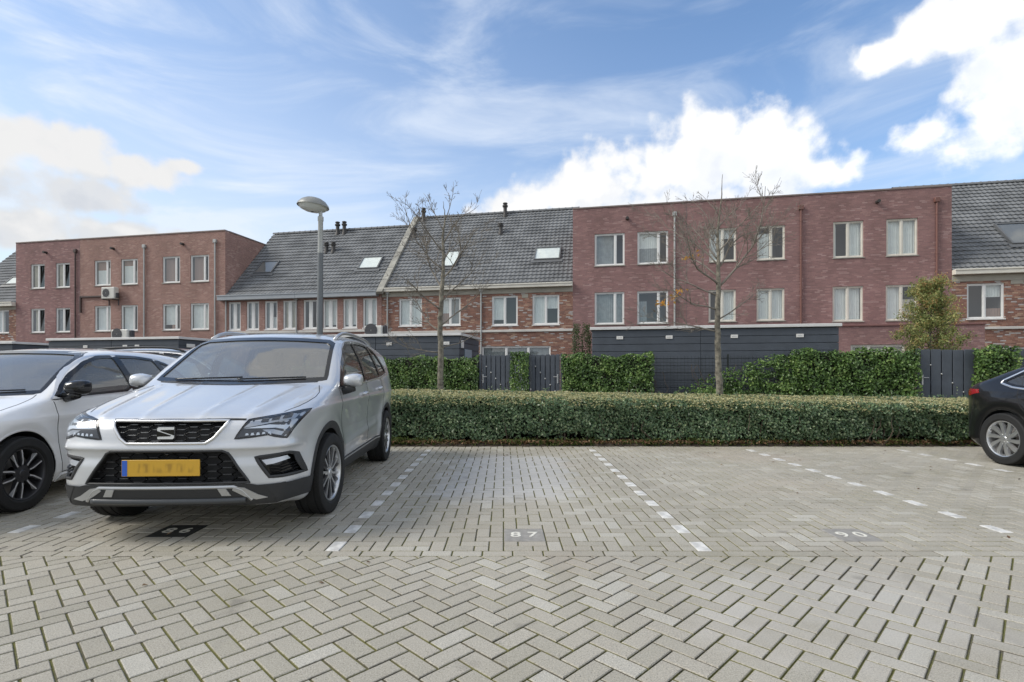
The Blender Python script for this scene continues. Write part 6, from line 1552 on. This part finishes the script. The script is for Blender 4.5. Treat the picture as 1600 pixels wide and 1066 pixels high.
    patch(B, [(-.69, 1.00), (-.35, .983), (0, .978), (.35, .983), (.69, 1.00), (.68, .982), (.3, .966), (0, .962), (-.3, .966), (-.68, .982)], 'front', plastic, 'cowl', car, .002, .05)
    for (x0, x1) in ((-.55, .05), (.02, .58)): tube_on(B, [(x0, .998), (x1, 1.015)], .007, 'front', gloss_black, 'wiper', car, .014)
    m = MB(); m.bbox(-.72, .72, .46, .88, .62, .93, .06); m.build('dashboard', dash_m, car); seats(car, ((1.42, 2), (2.2, 3)), .55)
    m = MB(); m.lathe([(.18 + .014 * math.cos(t), .014 * math.sin(t)) for t in np.linspace(0, 2 * PI, 9)], 24, (0, 0, 0), 'y'); m.bbox(-.17, .17, -.01, .01, -.02, .02, .005)
    sw = m.build('steering_wheel', gloss_black, car, smooth=True); sw.location = (.36, .98, .90); sw.rotation_euler = (R(-25), 0, 0)
    for x, s in ((.785, 1), (-.785, -1)):
        wheel(car, x, 0, .320, .225, s, 'twin'); wheel(car, x, 2.636, .320, .225, s, 'twin')
    return car
hatch()

# ------------------------------------------------------------------ the black saloon, backed into the right-hand bay
def saloon():
    side = chaikin([(-.72, .19), (-.80, .24), (-.835, .36), (-.835, .52), (-.80, .62), (-.66, .70), (-.2, .80), (.25, .87), (.55, .92), (.95, 1.14), (1.35, 1.335), (1.7, 1.425), (2.05, 1.445), (2.5, 1.40), (2.95, 1.275), (3.35, 1.105), (3.62, 1.015), (3.79, .985), (3.83, .96), (3.80, .90), (3.835, .80), (3.86, .62), (3.84, .45), (3.74, .32), (3.5, .22), (1.5, .14)], 2)
    plan = chaikin([(0, -.835), (.30, -.825), (.55, -.78), (.72, -.68), (.84, -.46), (.905, -.10), (.915, .3), (.905, .9), (.905, 2.0), (.922, 2.7), (.905, 3.1), (.83, 3.42), (.69, 3.64), (.48, 3.77), (0, 3.82)], 2, False)
    sect = [(0, .12), (.76, .13), (.84, .19), (.885, .28), (.895, .36), (.888, .46), (.895, .58), (.915, .74), (.920, .80), (.912, .86), (.875, .94), (.845, .985), (.80, 1.06), (.73, 1.18), (.66, 1.30), (.58, 1.385), (.45, 1.435), (.2, 1.465), (0, 1.47)]
    AX, RA, ZR = (0.0, 2.875), .368, .338
    def extra(x, y, z):
        a = np.abs(x); out = 0
        for ay in AX:
            d = np.sqrt((y - ay) ** 2 + (z - .36) ** 2); out = out - .020 * np.exp(-((d - .43) / .09) ** 2) * np.clip((a - .55) * 4, 0, 1)
        return out
    B = Body(side, plan, sect, (.14, .12), .07, extra)
    W_scr = [(-.68, .94), (0, .915), (.68, .94), (.55, 1.34), (0, 1.39), (-.55, 1.34)]
    dlo = chaikin([(.75, .925), (2.0, .965), (2.75, 1.005), (2.98, 1.06), (2.70, 1.215), (2.35, 1.315), (1.95, 1.355), (1.55, 1.325), (1.15, 1.175)], 1, w=.15)
    wt, dt = Tab(W_scr, (-1.2, .1), (1.2, 2)), Tab(dlo, (-1.2, .1), (4, 2))
    back = [(-.60, 2.35), (.60, 2.35), (.52, 3.28), (-.52, 3.28)]; bt = Tab(back, (-1.2, .1), (1.2, 4))
    def fn(x, y, z):
        f0 = B.f0(x, y, z); zz = x * 0 + y * 0 + z * 0; a = np.abs(x); X, Y, Z, A = x + zz, y + zz, z + zz, a + zz; f = f0
        for ay in AX:
            d = np.sqrt((Y - ay) ** 2 + (Z - ZR) ** 2) - RA; f = np.maximum(f, -np.maximum(np.maximum(d, .58 - A), Z - .9))
        f = np.maximum(f, -np.maximum(np.maximum(f0 + .04, .5 - Z), np.maximum(.8 - Y, Y - 3.3)))
        f = np.maximum(f, -np.maximum(wt(X, Z), Y - 1.9)); f = np.maximum(f, -np.maximum(dt(Y, Z), .42 - A)); f = np.maximum(f, -np.maximum(bt(X, Y), .9 - Z))
        return f
    car = empty('parked_car', (7.29, 3.95, 0), R(0), label='black saloon with silver swirl wheel cut by the right edge of the view', cat='car', group='parked cars')
    link('body', B.mesh('body', fn, .019, (-.98, -.88, .08), (.98, 3.92, 1.50)), car, [paint_black, lining])
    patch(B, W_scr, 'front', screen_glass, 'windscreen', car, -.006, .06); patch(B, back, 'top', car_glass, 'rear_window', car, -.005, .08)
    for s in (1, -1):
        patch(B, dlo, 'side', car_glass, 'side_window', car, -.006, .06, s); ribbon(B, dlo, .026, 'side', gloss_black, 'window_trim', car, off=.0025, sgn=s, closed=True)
        ribbon(B, chaikin([(.72, .905), (2.0, .945), (2.78, .985), (3.03, 1.055), (2.73, 1.235), (2.36, 1.338), (1.95, 1.378), (1.53, 1.347), (1.12, 1.19)], 1, w=.15), .020, 'side', chrome, 'window_trim', car, .004, s, closed=True, thick=.003)
        ribbon(B, [(2.62, 1.00), (2.44, 1.29)], .05, 'side', gloss_black, 'door_pillar', car, .003, s); ribbon(B, [(1.72, .96), (1.70, 1.34)], .07, 'side', gloss_black, 'door_pillar', car, .003, s)
        seams(B, car, [[(1.73, .26), (1.72, .93)], chaikin([(2.42, .30), (2.50, .62), (2.68, .80), (2.72, .98)], 2, False), chaikin([(.44, .3), (.42, .6), (.60, .90)], 1, False), chaikin([(3.50, .40), (3.42, .60), (3.36, .86)], 1, False)], s)
        handle(B, car, 1.38, .815, s, chrome); handle(B, car, 2.30, .835, s, chrome)
        for ay in AX: ribbon(B, [(ay + (RA + .006) * math.cos(t), ZR + (RA + .006) * math.sin(t)) for t in np.linspace(-.28, PI + .28, 48)], .016, 'side', paint_black, 'arch_lip', car, .003, s, thick=.002)
        mirror_unit(car, s * .99, .80, .98, s, paint_black, gloss_black, .9)
        t1_ = [(s * x, z) for x, z in [(.50, .93), (.70, .955), (.835, .955), (.85, .905), (.80, .865), (.62, .875), (.50, .89)]]; tl_ = patch(B, t1_, 'rear', red_lamp, 'tail_light', car, .004, .03, thick=.008)
        patch(B, [(3.40, .955), (3.62, .960), (3.66, .91), (3.56, .885)], 'side', red_lamp, 'tail_light', car, .004, .03, s, thick=.006)
        hl_ = [(s * x, z) for x, z in [(.50, .63), (.78, .74), (.80, .70), (.66, .60), (.50, .58)]]; h = patch(B, hl_, 'front', lamp_dark, 'headlight', car, .003, .04); patch(B, hl_, 'front', lamp_glass, 'lamp_cover', h, .010, .05)
    ribbon(B, chaikin([(-.70, 3.60), (-.62, 3.36), (.62, 3.36), (.70, 3.60)], 1, False), .006, 'top', lining, 'boot_seam', car, .001)
    patch(B, [(-.80, .34), (.80, .34), (.76, .24), (-.76, .24)], 'rear', plastic, 'rear_bumper_lower', car, .004, .06)
    pp = B.hit(np.array([(0, .70)]), 'rear')[0]; m = MB(); m.bbox(-.26, .26, -.004, .006, -.056, .056, .004); pl = m.build('number_plate', plate_y, car); pl.location = (0, pp[1] + .012, .70); pl.rotation_euler = (0, 0, PI)
    m = MB(); m.bbox(-.72, .72, .85, 1.25, .60, .90, .06); m.build('dashboard', dash_m, car); seats(car, ((1.6, 2), (2.4, 3)), .50)
    for x, s in ((.79, 1), (-.79, -1)):
        wheel(car, x, 0, .334, .235, s, 'swirl'); wheel(car, x, 2.875, .334, .235, s, 'swirl')
    return car
saloon()

# ------------------------------------------------------------------ a grey estate seen over the white roof: same coachwork, other paint
def copy_tree(o, parent=None):
    c = o.copy(); COL.objects.link(c); c.parent = parent
    for ch in list(o.children): copy_tree(ch, c)
    return c
car4 = copy_tree(car1); car4.location = (-4.62, 10.25, 0); car4.rotation_euler = (0, 0, R(91.0)); car4['label'] = 'grey car with dark roof rails seen behind the white hatchback'
for ch in list(car4.children):
    if ch.name.startswith(('body', 'roof_rail', 'mirror', 'door_handle')):
        for k, sl_ in enumerate(ch.material_slots):
            if sl_.material.name.startswith('silver_metallic'): sl_.link = 'OBJECT'; sl_.material = paint_grey
            elif sl_.material.name.startswith('satin'): sl_.link = 'OBJECT'; sl_.material = plastic
